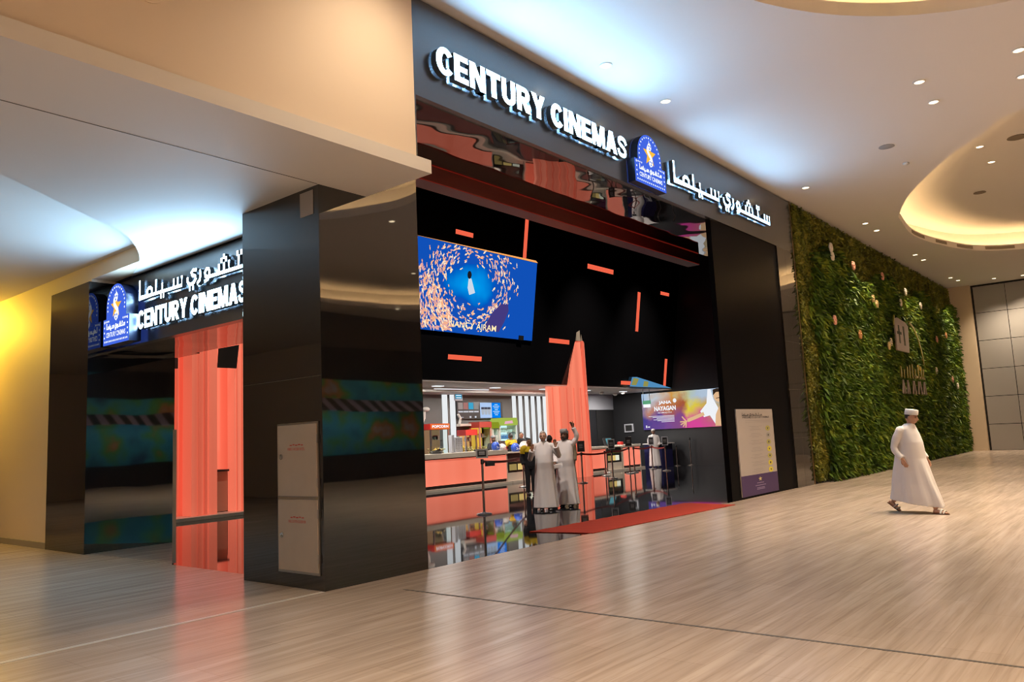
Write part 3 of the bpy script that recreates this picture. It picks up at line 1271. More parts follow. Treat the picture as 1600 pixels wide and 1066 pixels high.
fish = MB()
cx, cz = 13.25, 6.70
cnt = 0
while cnt < 820:
    a = RNG.uniform(0, 2 * PI)
    q = RNG.random()
    rr = RNG.normal(1.22, 0.26)
    x = cx + rr * 1.45 * math.cos(a)
    z = cz + rr * 0.98 * math.sin(a)
    if q < 0.42:   # dense shoal low on the left
        x = RNG.uniform(SX0, 12.4)
        z = RNG.uniform(SZ0, SZ0 + 2.2 * (1 - (x - SX0) / 2.2))
    if not (SX0 + 0.05 < x < 15.6 and SZ0 + 0.05 < z < SZ1 - 0.05):
        continue
    if (x - cx) ** 2 / 0.95 + (z - cz) ** 2 / 0.40 < 0.75 and RNG.random() < 0.85:
        continue
    tx, tz = -(z - cz), (x - cx)
    L = math.hypot(tx, tz) + 1e-6
    an = math.atan2(tz, tx) + RNG.normal(0, 0.45)
    l, w = RNG.uniform(0.04, 0.085), RNG.uniform(0.022, 0.038)
    c, s = math.cos(an), math.sin(an)
    pts = [(l, 0), (0, w), (-l, w * 0.4), (-l * 1.3, w * 1.3), (-l * 1.3, -w * 1.3), (-l, -w * 0.4), (0, -w)]
    fish.add([on_screen(x + p[0] * c - p[1] * s, z + p[0] * s + p[1] * c, 0.003 + 0.00002 * cnt) for p in pts], [list(range(7))], int(RNG.integers(0, 3)))
    cnt += 1
tag(obj('fish_shoal', fish, [emis('fish_pale', (1.0, 0.74, 0.50), 1.0), emis('fish_orange', (0.95, 0.45, 0.22), 0.95), emis('fish_pink', (0.85, 0.42, 0.36), 0.9)], t, fixn=False), kind='stuff')
mb = MB()
mb.add([on_screen(13.0 + u, 6.35 + v, 0.03) for u, v in ((0.02, 0.55), (0.16, 0.52), (0.38, 0.08), (0.10, -0.02), (0.0, 0.2))], [(0, 1, 2, 3, 4)], 0)
stroke(mb, [(0.12, 0.5), (0.3, 0.42), (0.45, 0.40)], 0.05, on_screen(13.0, 6.35, 0.031), (1, 0, 0), (0, 0, 1), 0.001, 1, 1)
mb.add([on_screen(13.05 + 0.10 * math.cos(a), 6.98 + 0.13 * math.sin(a), 0.032) for a in [2 * PI * k / 12 for k in range(12)]], [list(range(12))], 2)
obj('swimmer', mb, [emis('white_dress', (0.62, 0.72, 0.85), 0.9), emis('arm', (0.75, 0.45, 0.35), 0.8), emis('dark_hair', (0.02, 0.02, 0.03), 0.5)], t, fixn=False)
mb = MB()
mb.add([on_screen(14.1 + u, 5.25 + v, 0.028) for u, v in ((-0.25, 0.0), (0.2, 0.62), (0.62, 0.95), (1.0, 0.98), (1.05, 0.75), (0.85, 0.35), (0.6, 0.0))], [list(range(7))], 0)
obj('reef', mb, emis('purple_reef', (0.06, 0.045, 0.22), 0.9), t, fixn=False)
text_obj('caption', 'NANCY AJRAM', on_screen(12.25, 5.18, 0.034), (1, 0, 0), (0, -0.148, 0.989), 2.3, 0.27, emis('caption_cream', (1.0, 0.80, 0.45), 1.0), t, bold=0.012)
mb = MB()
mb.prism([on_screen(15.8, SZ0 - 0.02, 0.05), on_screen(16.05, SZ0 - 0.02, 0.05), on_screen(16.05, SZ0 + 0.14, 0.05), on_screen(15.8, SZ0 + 0.14, 0.05)], (0, 0.03, 0))
obj('sensor', mb, M['dark'], t)


# ------------------------------------------------------------------ film poster light box on the right lobby wall
def powder():
    m = bpy.data.materials.new('colour_powder_picture')
    m.use_nodes = True
    t = m.node_tree
    for n in list(t.nodes):
        t.nodes.remove(n)
    g = t.nodes.new('ShaderNodeNewGeometry')
    mp = t.nodes.new('ShaderNodeMapping')
    t.links.new(g.outputs['Position'], mp.inputs['Vector'])
    sep = t.nodes.new('ShaderNodeSeparateXYZ')
    t.links.new(g.outputs['Position'], sep.inputs[0])
    n1 = t.nodes.new('ShaderNodeTexNoise')
    n1.inputs['Scale'].default_value = 1.3
    n1.inputs['Detail'].default_value = 6
    t.links.new(mp.outputs[0], n1.inputs['Vector'])
    # along the wall: 0 at left (y 11.75) to 1 at right (y 7.6)
    u = t.nodes.new('ShaderNodeMapRange')
    u.inputs['From Min'].default_value = 11.75
    u.inputs['From Max'].default_value = 7.6
    t.links.new(sep.outputs['Y'], u.inputs['Value'])
    v = t.nodes.new('ShaderNodeMapRange')
    v.inputs['From Min'].default_value = 1.69
    v.inputs['From Max'].default_value = 3.40
    t.links.new(sep.outputs['Z'], v.inputs['Value'])

    def warp(src, k):
        a = t.nodes.new('ShaderNodeMath')
        a.operation = 'MULTIPLY_ADD'
        a.inputs[1].default_value = k
        t.links.new(n1.outputs['Fac'], a.inputs[0])
        t.links.new(src.outputs[0], a.inputs[2])
        b = t.nodes.new('ShaderNodeMath')
        b.operation = 'SUBTRACT'
        b.inputs[1].default_value = k * 0.5
        t.links.new(a.outputs[0], b.inputs[0])
        return b
    uu, vv = warp(u, 0.5), warp(v, 0.9)
    top = ramp(t, [(0.0, (0.35, 0.52, 0.75)), (0.18, (0.50, 0.55, 0.60)), (0.36, (0.62, 0.30, 0.06)), (0.52, (0.45, 0.52, 0.35)), (0.70, (0.40, 0.50, 0.62)), (1.0, (0.45, 0.55, 0.68))])
    midr = ramp(t, [(0.0, (0.30, 0.22, 0.30)), (0.22, (0.55, 0.20, 0.08)), (0.45, (0.36, 0.09, 0.04)), (0.60, (0.72, 0.60, 0.05)), (0.80, (0.50, 0.30, 0.12)), (1.0, (0.45, 0.38, 0.25))])
    bot = ramp(t, [(0.0, (0.06, 0.05, 0.25)), (0.25, (0.18, 0.07, 0.28)), (0.45, (0.22, 0.07, 0.22)), (0.62, (0.65, 0.06, 0.30)), (0.80, (0.55, 0.10, 0.22)), (1.0, (0.45, 0.25, 0.12))])
    for r in (top, midr, bot):
        t.links.new(uu.outputs[0], r.inputs[0])

    def mix(a, b, lo, hi):
        mr = t.nodes.new('ShaderNodeMapRange')
        mr.inputs['From Min'].default_value = lo
        mr.inputs['From Max'].default_value = hi
        t.links.new(vv.outputs[0], mr.inputs['Value'])
        mx = t.nodes.new('ShaderNodeMix')
        mx.data_type = 'RGBA'
        t.links.new(mr.outputs[0], mx.inputs['Factor'])
        t.links.new(a, mx.inputs['A'])
        t.links.new(b, mx.inputs['B'])
        return mx.outputs['Result']
    c = mix(bot.outputs[0], midr.outputs[0], 0.28, 0.52)
    c = mix(c, top.outputs[0], 0.58, 0.85)
    e = t.nodes.new('ShaderNodeEmission')
    e.inputs[1].default_value = 0.95
    t.links.new(c, e.inputs[0])
    o = t.nodes.new('ShaderNodeOutputMaterial')
    t.links.new(e.outputs[0], o.inputs[0])
    return m


t = thing('poster_light_box', 'wide lit film poster with colour powder and a white-shirted man on the right lobby wall', 'poster', loc=(27.5, 9.7, 1.69))
mb = MB()
mb.box(27.40, 7.60, 1.69, 27.495, 11.76, 3.40)
obj('light_panel', mb, powder(), t)
PX = 27.398


def ON(u, v, d=0.0):
    return Vector((PX - d, 11.76 - u * 4.16, 1.69 + v * 1.71))


white = emis('poster_white', (0.80, 0.82, 0.86), 1.0)
skinp = emis('poster_skin', (0.72, 0.45, 0.25), 0.95)
mb = MB()   # shirt
mb.add([ON(*p) for p in ((0.72, 0.42), (0.80, 0.62), (0.86, 0.98), (0.885, 0.72), (0.93, 0.50), (0.945, 0.30), (0.90, 0.02), (0.83, 0.30), (0.76, 0.26))], [list(range(9))])
mb.add([ON(*p) for p in ((0.80, 0.62), (0.825, 0.99), (0.862, 0.99), (0.86, 0.9))], [list(range(4))])
obj('shirt', mb, white, t, fixn=False)
mb = MB()
stroke(mb, [(0.745 * 4.16, 0.34 * 1.71), (0.66 * 4.16, 0.27 * 1.71), (0.58 * 4.16, 0.21 * 1.71)], 0.16, ON(0, 0, 0.003), (0, -1, 0), (0, 0, 1), 0.001, 0, 0)
for q in ((0.50, 0.30), (0.475, 0.17), (0.48, 0.10), (0.505, 0.05), (0.535, 0.03)):
    stroke(mb, [(0.58 * 4.16, 0.21 * 1.71), (0.545 * 4.16, 0.17 * 1.71), (q[0] * 4.16, q[1] * 1.71)], 0.055, ON(0, 0, 0.004), (0, -1, 0), (0, 0, 1), 0.001, 0, 0)
mb.add([ON(0.945 + 0.055 * math.cos(a), 0.80 + 0.16 * math.sin(a), 0.004) for a in [2 * PI * k / 16 for k in range(16)]], [list(range(16))], 0)
mb.add([ON(*p, 0.002) for p in ((0.885, 0.02), (0.90, 0.32), (0.94, 0.50), (0.96, 0.55), (0.995, 0.40), (0.995, 0.02))], [list(range(6))], 0)
obj('arm_and_face', mb, skinp, t, fixn=False)
mb = MB()
mb.add([ON(*p, 0.006) for p in ((0.885, 0.82), (0.885, 0.97), (0.93, 0.995), (0.995, 0.99), (0.995, 0.90), (0.92, 0.90))], [list(range(6))])
stroke(mb, [(0.92 * 4.16, 0.74 * 1.71), (0.965 * 4.16, 0.745 * 1.71)], 0.03, ON(0, 0, 0.006), (0, -1, 0), (0, 0, 1), 0.001, 0, 0)
obj('hair', mb, emis('poster_dark', (0.05, 0.03, 0.02), 0.6), t, fixn=False)
text_obj('title', 'JANA', ON(0.215, 0.66, 0.006), (0, -1, 0), (0, 0, 1), 0.68, 0.19, white, t, bold=0.05)
text_obj('title', 'NAYAGAN', ON(0.155, 0.50, 0.006), (0, -1, 0), (0, 0, 1), 1.14, 0.22, white, t, bold=0.05)
text_obj('title', 'H.VINOTH', ON(0.20, 0.43, 0.006), (0, -1, 0), (0, 0, 1), 0.72, 0.06, white, t, bold=0.02)
mb = MB()
for k in range(6):
    z0 = 0.36 - 0.032 * k
    a0 = 0.08 + 0.03 * (k % 3) + 0.02 * k
    stroke(mb, [(a0 * 4.16, z0 * 1.71), (0.40 * 4.16, z0 * 1.71)], 0.022, ON(0, 0, 0.004), (0, -1, 0), (0, 0, 1), 0.001, 0, 0)
mb.add([ON(*p, 0.004) for p in ((0.035, 0.05), (0.05, 0.05), (0.05, 0.12), (0.035, 0.12))], [(0, 1, 2, 3)])
mb.add([ON(*p, 0.004) for p in ((0.06, 0.06), (0.085, 0.06), (0.085, 0.09), (0.06, 0.09))], [(0, 1, 2, 3)])
mb.add([ON(0.42 + 0.022 * math.cos(a), 0.76 + 0.06 * math.sin(a), 0.004) for a in [2 * PI * k / 12 for k in range(12)]], [list(range(12))])
obj('credit_lines', mb, white, t, fixn=False)

# reflected poster high on the leaning wall: its reflection painted as a small glowing panel
t = thing('poster_reflection', 'small blue and yellow painted reflection of the film poster above the white lobby ceiling at right', 'painted reflection', loc=on_lean(24.6, 3.58))
mb = MB()
mb.prism([on_lean(23.62, 3.58, 0.08), on_lean(27.3, 3.58, 0.08), on_lean(25.2, 3.86, 0.08), on_lean(24.1, 4.0, 0.08), on_lean(23.75, 3.98, 0.08)], (0, 0.02, 0))
obj('reflection_panel', mb, emis('reflection_blue', (0.10, 0.32, 0.60), 0.75), t)
mb = MB()
mb.prism([on_lean(23.7, 3.64, 0.084), on_lean(24.1, 3.64, 0.084), on_lean(24.3, 3.92, 0.084), on_lean(23.85, 3.95, 0.084)], (0, 0.003, 0))
mb.prism([on_lean(24.7, 3.60, 0.084), on_lean(25.1, 3.60, 0.084), on_lean(25.15, 3.82, 0.084), on_lean(24.75, 3.84, 0.084)], (0, 0.003, 0))
obj('reflection_figures', mb, emis('reflection_yellow', (0.38, 0.36, 0.10), 0.7), t)

# exit sign hung from the ceiling in front of the poster
t = thing('hanging_exit_sign', 'small green and white sign hung on two rods before the film poster', 'sign', loc=(25.3, 10.3, 3.5))
mb = MB()
mb.tube([(25.3, 10.45, 3.5), (25.3, 10.45, 2.95)], 0.012, 6)
mb.tube([(25.3, 10.13, 3.5), (25.3, 10.13, 2.95)], 0.012, 6)
obj('rod', mb, M['plastic_black'], t)
mb = MB()
mb.box(25.28, 10.10, 2.82, 25.32, 10.48, 2.98)
obj('sign_face', mb, mat('sign_green', (0.02, 0.20, 0.09), 0.4, emit=(0.03, 0.30, 0.14), es=0.5), t)
mb = MB()
mb.box(25.28, 10.12, 2.68, 25.32, 10.46, 2.82)
obj('sign_lower', mb, M['logo_white'], t)

# ================================================================== THINGS ON AND BY THE FACADE
# steel service cabinet let into the side face of the corner pillar
t = thing('service_cabinet', 'two-door satin steel cabinet with red lettering on the black corner pillar', 'cabinet', loc=(0, 0.46, 0.19))
mb = MB()
mb.box(-0.012, 0.065, 0.165, 0.0, 0.875, 1.90)
obj('frame', mb, M['steel'], t)
for nm, z0, z1, a, b_ in (('upper', 1.045, 1.875, 'FIRE HOSE REEL', 1.48), ('lower', 0.195, 1.005, 'FIRE EXTINGUISHER', 0.72)):
    mb = MB()
    mb.box(-0.026, 0.085, z0, -0.012, 0.845, z1)
    d = obj('door', mb, M['cabsteel'], t, bevel=0.003)
    mb = MB()
    zc = z0 + (0.46 if nm == 'upper' else 0.40)
    prof = [(0.034, 0.0), (0.034, 0.006), (0.026, 0.008), (0.012, 0.003), (0.001, 0.003)]
    vs = MB().lathe(prof, n=20, cap=False)
    mb.add([(-0.026 - p[2], 0.775 + p[0], zc + p[1]) for p in vs.v], vs.f)
    obj('lock', mb, M['chrome'], d, smooth=True)
    mb = merge(place_text(a, (-0.0265, 0.64, z0 + (0.53 if nm == 'upper' else 0.545)), (0, -1, 0), (0, 0, 1), 0.34, 0.032, 0, 0.01))
    obj('lettering', mb, [M['redink'], M['redink']], d, fixn=False)
    mb = MB()
    for q_ in range(5):
        y_ = 0.60 - 0.055 * q_
        zz_ = z0 + (0.585 if nm == 'upper' else 0.60) + 0.006 * (q_ % 2)
        mb.box(-0.0270, y_ - 0.042, zz_, -0.0262, y_, zz_ + 0.012)
    obj('faded_line', mb, M['redink'], d)
mb = MB()
mb.box(-0.022, 0.085, 1.012, -0.012, 0.845, 1.038)
obj('middle_rail', mb, M['chrome'], t)
mb = MB()
for z in (0.35, 0.85, 1.20, 1.70):
    mb.tube([(-0.02, 0.078, z - 0.05), (-0.02, 0.078, z + 0.05)], 0.010, 8)
obj('hinge', mb, M['steel'], t)

# small plate at the top of the pillar
mb = MB()
mb.box(-0.008, 0.10, 4.36, 0.0, 0.36, 4.66)
tag(obj('wall_plate', mb, M['paper'], bevel=0.003), 'small square pale plate at the top of the black corner pillar', 'plate')

# round plate on the peach bulkhead
mb = MB()
q = MB().lathe([(0.17, 0.0), (0.17, 0.008), (0.15, 0.012), (0.001, 0.012)], n=28, cap=False)
mb.add([(-2.57 + p[0], -1.10 - p[2], 5.63 + p[1]) for p in q.v], q.f)
tag(obj('wall_speaker', mb, M['peach'], smooth=True), 'round peach cover high on the bulkhead wall at the top left', 'speaker')

# notice board leaning on the pier
t = thing('notice_board', 'tall white notice board with yellow round icons and a purple foot on the black pier', 'sign', loc=(12.3, -0.03, 0))
mb = MB()
mb.box(11.24, -0.035, 0.05, 13.36, -0.002, 2.01)
obj('board', mb, M['paper'], t, bevel=0.004)
mb = MB()
mb.box(11.24, -0.038, 0.05, 13.36, -0.035, 0.51)
obj('foot_band', mb, M['purple'], t)
BY = -0.0375
text_obj('heading', 'WELCOME TO CENTURY CINEMAS', (11.55, BY, 1.80), UX, UZ, 1.55, 0.042, M['ink'], t, bold=0.02)
mb = MB()
q = arabic('century', (11.95, BY, 1.865), UX, UZ, 0.75, 0.06, 0.0005, 0.016)
mb.add(q.v, q.f)
q = arabic('cinema', (11.55, BY, 1.865), UX, UZ, 0.35, 0.06, 0.0005, 0.016)
mb.add(q.v, q.f)
obj('heading_arabic', mb, M['ink'], t, fixn=False)
mb = MB()
mb.box(11.70, BY - 0.0005, 1.735, 13.15, BY, 1.748)
mb.box(11.70, BY - 0.0005, 1.700, 13.20, BY, 1.710)
for k in range(7):
    zc = 1.555 - 0.163 * k
    for i, (dz, a, w_) in enumerate(((0.05, 11.88, 0.75), (0.025, 11.95, 0.60), (-0.01, 11.80, 0.92), (-0.035, 11.90, 0.72))):
        s = 0.05 * ((k * 3 + i * 2) % 5)
        mb.box(a + s * 0.6, BY - 0.0005, zc + dz, a + w_ - s + (0.25 if k in (4, 5) else 0.0) * (i > 1), BY, zc + dz + 0.011)
obj('small_print', mb, mat('grey_print', (0.32, 0.30, 0.29), 0.6), t)
icon_cols = ['olive', 'grey', 'olive', 'yellow', 'olive', 'mix', 'mix']
olive = mat('olive_icon', (0.36, 0.34, 0.10), 0.6)
greyi = mat('grey_icon', (0.30, 0.30, 0.28), 0.6)
for k in range(7):
    zc = 1.555 - 0.163 * k
    mb = MB()
    mb.prism([(12.98 + 0.135 * math.cos(a), BY, zc + 0.062 * math.sin(a)) for a in [2 * PI * j / 20 for j in range(20)]], (0, -0.001, 0), 0)
    mb.prism([(12.98 + 0.05 * math.cos(a), BY - 0.001, zc + 0.03 * math.sin(a)) for a in [2 * PI * j / (3 + k % 3) + 0.4 for j in range(3 + k % 3)]], (0, -0.001, 0), 1)
    obj('icon', mb, [{'olive': olive, 'grey': greyi, 'yellow': M['yellow'], 'mix': M['yellow']}[icon_cols[k]], M['ink']], t)
mb = MB()
pts = [(12.28 + (0.11 if j % 2 == 0 else 0.045) * math.cos(PI / 2 + PI * j / 5), BY - 0.003, 0.40 + (0.055 if j % 2 == 0 else 0.023) * math.sin(PI / 2 + PI * j / 5)) for j in range(10)]
mb.prism(pts, (0, -0.001, 0))
obj('star_mark', mb, mat('pale_gold_print', (0.62, 0.55, 0.22), 0.5), t)
mb = MB()
for z0, w_ in ((0.305, 0.40), (0.250, 0.62), (0.195, 0.46), (0.165, 0.46)):
    mb.box(12.28 - w_ / 2, BY - 0.002, z0, 12.28 + w_ / 2, BY - 0.001, z0 + 0.014)
obj('foot_print', mb, mat('lilac_print', (0.30, 0.25, 0.40), 0.5), t)

# red carpet across the threshold
mb = MB()
n = 60
P0, P1, P2, P3 = Vector((5.24, -0.06, 0)), Vector((10.14, -0.34, 0)), Vector((10.30, 0.90, 0)), Vector((5.05, 1.10, 0))
vs = []
for z in (0.004, 0.012):
    for i in range(n + 1):
        for j in range(9):
            a = P0.lerp(P1, i / n)
            b_ = P3.lerp(P2, i / n)
            p = a.lerp(b_, j / 8)
            vs.append((p.x, p.y, z + (0.0025 * math.sin(i * 1.3 + j) if z > 0.01 else 0)))
fs = []
m_ = 9
off = (n + 1) * m_
for i in range(n):
    for j in range(8):
        a = i * m_ + j
        fs.append((a, a + 1, a + m_ + 1, a + m_))
        fs.append((off + a, off + a + m_, off + a + m_ + 1, off + a + 1))
for i in range(n):
    for j in (0, 8):
        a = i * m_ + j
        fs.append((a, a + m_, off + a + m_, off + a))
for j in range(8):
    for i in (0, n):
        a = i * m_ + j
        fs.append((a, a + 1, off + a + 1, off + a))
mb.add(vs, fs)
tag(obj('carpet', mb, M['carpet'], smooth=True), 'long red carpet laid along the black threshold of the wide entrance', 'carpet')

# glass leaf standing open in the side entrance
t = thing('glass_door', 'frameless glass door leaf seen edge-on at the left of the coral side entrance', 'door', loc=(0.3, 3.98, 0))
dv = Vector((0.3, 3.98, 0)) - Vector((-5.53, -7.40, 0))
dv.normalize()
pv = Vector((-dv.y, dv.x, 0))
a0, a1 = Vector((0.32, 4.02, 0.012)), Vector((0.32, 4.02, 0.012)) + dv * 0.95
mb = MB()
mb.prism([a0 - pv * 0.006, a1 - pv * 0.006, a1 + pv * 0.006, a0 + pv * 0.006], (0, 0, 1.95))
obj('pane', mb, M['glass'], t)
mb = MB()
mb.prism([a0 - pv * 0.026 - dv * 0.02, a0 - pv * 0.026, a0 + pv * 0.026, a0 + pv * 0.026 - dv * 0.02], (0, 0, 1.95))
obj('edge_profile', mb, M['steel'], t)

# ------------------------------------------------------------------ green wall
GX0, GX1, GZ0, GZ1 = 15.92, 36.7, 0.10, 7.72


def leaf_mat(name, c0, c1, c2, sc):
    m = bpy.data.materials.new(name)
    t_, b = nt(m)
    g = t_.nodes.new('ShaderNodeNewGeometry')
    n1 = t_.nodes.new('ShaderNodeTexNoise')
    n1.inputs['Scale'].default_value = sc
    n1.inputs['Detail'].default_value = 5
    t_.links.new(g.outputs['Position'], n1.inputs['Vector'])
    r = ramp(t_, [(0.30, c0), (0.50, c1), (0.72, c2)])
    t_.links.new(n1.outputs['Fac'], r.inputs[0])
    t_.links.new(r.outputs[0], b.inputs['Base Color'])
    b.inputs['Roughness'].default_value = 0.5
    b.inputs['Specular IOR Level'].default_value = 0.3
    return m


def leaves(n, zone, lmin, lmax, wr, dep, droop, seed):
    """n small folded leaves as one vertex/face list"""
    rg = np.random.default_rng(seed)
    X, Z = zone(rg, n)
    n = len(X)
    Y = -rg.uniform(0.01, dep, n)
    L = rg.uniform(lmin, lmax, n)
    Wd = L * rg.uniform(wr * 0.7, wr * 1.3, n)
    th = rg.uniform(0, 2 * PI, n)
    d = np.stack([np.cos(th), -rg.uniform(0.3, 1.3, n), np.sin(th) - droop], 1)
    d /= np.linalg.norm(d, axis=1)[:, None]
    r = rg.normal(size=(n, 3))
    s = np.cross(d, r)
    s /= np.linalg.norm(s, axis=1)[:, None]
    u = np.cross(s, d)
    P = np.stack([X, Y, Z], 1)
    v = np.empty((n, 4, 3))
    v[:, 0] = P
    v[:, 1] = P + d * (L * 0.5)[:, None] + s * (Wd * 0.5)[:, None] + u * (Wd * 0.15)[:, None]
    v[:, 2] = P + d * L[:, None] - np.array([0, 0, 1]) * (L * 0.25)[:, None]
    v[:, 3] = P + d * (L * 0.5)[:, None] - s * (Wd * 0.5)[:, None] + u * (Wd * 0.15)[:, None]
    np.clip(v[:, :, 1], -0.5, 0.04, out=v[:, :, 1])
    return v


def leaf_mesh(name, v, m, parent):
    n = len(v)
    me = bpy.data.meshes.new(name)
    me.vertices.add(n * 4)
    off = np.array(wloc(parent))
    me.vertices.foreach_set('co', (v.reshape(-1, 3) - off).astype(np.float32).ravel())
    me.loops.add(n * 6)
    base = np.arange(n)[:, None] * 4
    me.loops.foreach_set('vertex_index', (base + np.array([[0, 1, 2, 0, 2, 3]])).astype(np.int32).ravel())
    me.polygons.add(n * 2)
    me.polygons.foreach_set('loop_start', (np.arange(n * 2) * 3).astype(np.int32))
    me.polygons.foreach_set('loop_total', np.full(n * 2, 3, np.int32))
    me.update()
    me.validate()
    me.materials.append(m)
    o = bpy.data.objects.new(name, me)
    COL.objects.link(o)
    o.parent = parent
    return o


t = thing('green_wall', 'tall living wall of dense ferns and small leaves beside the cinema entrance', 'green wall', loc=(26.3, 0.0, 0.1))
mb = MB()
mb.box(GX0, -0.03, GZ0, GX1, 0.25, GZ1)
obj('backing_panel', mb, mat('backing_green', (0.012, 0.020, 0.007), 0.9), t)


def zone_fern(rg, n):
    X = rg.uniform(GX0 + 0.1, GX1, n)
    Z = rg.uniform(GZ0, 7.0, n)
    k = (X > GX0 + 0.75 + 0.25 * np.sin(Z * 2.3)) & (Z < 6.5 + 0.35 * np.sin(X * 1.1))
    return X[k], Z[k]


def zone_box(rg, n):
    X = np.concatenate([rg.uniform(GX0, GX0 + 1.15, n // 3), rg.uniform(GX0, GX1, n - n // 3)])
    Z = np.concatenate([rg.uniform(GZ0, GZ1, n // 3), rg.uniform(6.0, GZ1, n - n // 3)])
    return X, Z


fern = leaves(56000, zone_fern, 0.12, 0.34, 0.24, 0.30, 0.8, 3)
leaf_mesh('fern_foliage', fern, leaf_mat('fern_leaf', (0.012, 0.034, 0.004), (0.075, 0.150, 0.010), (0.26, 0.31, 0.022), 2.2), t)['kind'] = 'stuff'
boxl = leaves(46000, zone_box, 0.05, 0.11, 0.6, 0.10, 0.2, 4)
leaf_mesh('small_leaf_foliage', boxl, leaf_mat('box_leaf', (0.055, 0.070, 0.007), (0.155, 0.165, 0.016), (0.30, 0.27, 0.035), 3.0), t)['kind'] = 'stuff'

# blossoms pinned into the foliage
FL = [(18.01, 6.75, 'w'), (18.07, 6.5, 'w'), (20.12, 6.5, 'p'), (23.5, 6.6, 'p'), (22.0, 5.65, 'y'), (17.7, 4.55, 'p'), (20.1, 4.3, 'o'), (23.4, 4.15, 'y'),
      (25.7, 5.9, 'w'), (26.6, 6.4, 'w'), (28.9, 6.1, 'w'), (31.2, 4.9, 'p'), (30.45, 3.55, 'w'), (33.5, 3.25, 'p'), (34.5, 3.0, 'w'), (22.4, 5.5, 'y'), (33.2, 5.2, 'o'), (23.7, 4.3, 'w')]
fm = {'w': mat('white_petal', (0.75, 0.68, 0.58), 0.6), 'p': mat('pink_petal', (0.70, 0.33, 0.24), 0.6), 'y': mat('cream_petal', (0.78, 0.60, 0.30), 0.6), 'o': mat('orange_petal', (0.66, 0.30, 0.12), 0.6)}
for x, z, c in FL:
    mb = MB()
    for k in range(6):
        a = 2 * PI * k / 6
        mb.ell((x + 0.08 * math.cos(a), -0.42, z + 0.08 * math.sin(a)), (0.075, 0.04, 0.075), 8, 5)
    mb.ell((x, -0.45, z), (0.035, 0.03, 0.035), 8, 5)
    obj('blossom', mb, fm[c], t, smooth='all')

# mirrored emblem on the green wall
t = thing('wall_emblem', 'gold and pale metal emblem with two rows of raised lettering on the green wall', 'sign', loc=(26, -0.3, 3.6))
pale = mat('pale_metal', (0.46, 0.37, 0.33), 0.35, 0.6)
goldm = mat('bright_gold', (0.75, 0.60, 0.14), 0.25, 0.9)
mb = MB()
pl = [(24.05, 4.02), (25.75, 4.02), (25.95, 5.0), (25.6, 5.12), (24.5, 5.22), (24.1, 5.15)]
mb.prism([(p[0], -0.52, p[1]) for p in pl], (0, 0.05, 0))
obj('emblem_plate', mb, pale, t)
mb = MB()
mb.box(24.45, -0.525, 4.3, 24.62, -0.52, 4.95)
mb.box(25.1, -0.525, 4.25, 25.3, -0.52, 4.95)
mb.box(24.25, -0.525, 4.62, 24.85, -0.52, 4.72)
obj('emblem_stems', mb, mat('emblem_dark', (0.05, 0.06, 0.02), 0.5), t)
mb = MB()
stroke(mb, catmull([(26.0, 5.15), (26.6, 4.95), (27.1, 4.6), (27.45, 4.15), (27.6, 3.7)], 4, False), 0.10, (0, -0.54, 0), UX, UZ, 0.04, 0, 0)
obj('emblem_arc', mb, goldm, t)
mb = MB()
stroke(mb, [(23.85, 5.2), (23.7, 4.9)], 0.08, (0, -0.54, 0), UX, UZ, 0.04, 0, 0)
obj('emblem_arc', mb, goldm, t)
for i, (u, h_) in enumerate(((24.0, 0.28), (24.4, 0.18), (24.85, 0.30), (25.2, 0.36), (25.6, 0.42), (26.0, 0.25), (26.5, 0.34), (26.95, 0.38), (27.3, 0.30))):
    mb = MB()
    stroke(mb, [(u, 3.12), (u + 0.06, 3.12 + h_)], 0.11, (0, -0.54, 0), UX, UZ, 0.04, 0, 0)
    obj('raised_letter', mb, goldm, t)
mb = MB()
stroke(mb, [(25.9, 3.15), (27.5, 3.10)], 0.08, (0, -0.54, 0), UX, UZ, 0.04, 0, 0)
mb.ell((26.9, -0.51, 3.52), (0.22, 0.05, 0.12), 10, 6)
obj('raised_letter', mb, goldm, t)
for i, u in enumerate((24.05, 24.35, 24.7, 25.0, 25.5, 25.9, 26.3, 26.8, 27.15, 27.5)):
    mb = MB()
    stroke(mb, [(u, 2.55), (u + 0.14 * (-1) ** i, 2.93)], 0.09, (0, -0.54, 0), UX, UZ, 0.04, 0, 0)
    obj('raised_letter', mb, pale, t)

# ------------------------------------------------------------------ ceiling fittings
def make_downlight(label, x, y, z, watts, r=0.085, spot=1.9, group=None):
    t_ = thing('ceiling_downlight', label, 'downlight', loc=(x, y, z), group=group)
    mb_ = MB()
    mb_.lathe([(r * 1.0, 0.0), (r * 1.28, -0.004), (r * 1.28, -0.012), (r * 1.0, -0.016)], n=24, cap=False)
    obj('trim_ring', mb_, M['trimring'], t_, local=True, smooth=True)
    mb_ = MB()
    mb_.lathe([(r, -0.006), (r * 0.6, -0.012), (0.001, -0.014)], n=20, cap=False)
    obj('lens', mb_, M['lens'], t_, local=True, smooth='all')
    if watts:
        lamp('downlight_lamp', 'SPOT', (x, y, z - 0.05), watts, WARM, t_, target=(x, y + 0.001, 0), size=r, spot=spot, blend=0.9)
    return t_


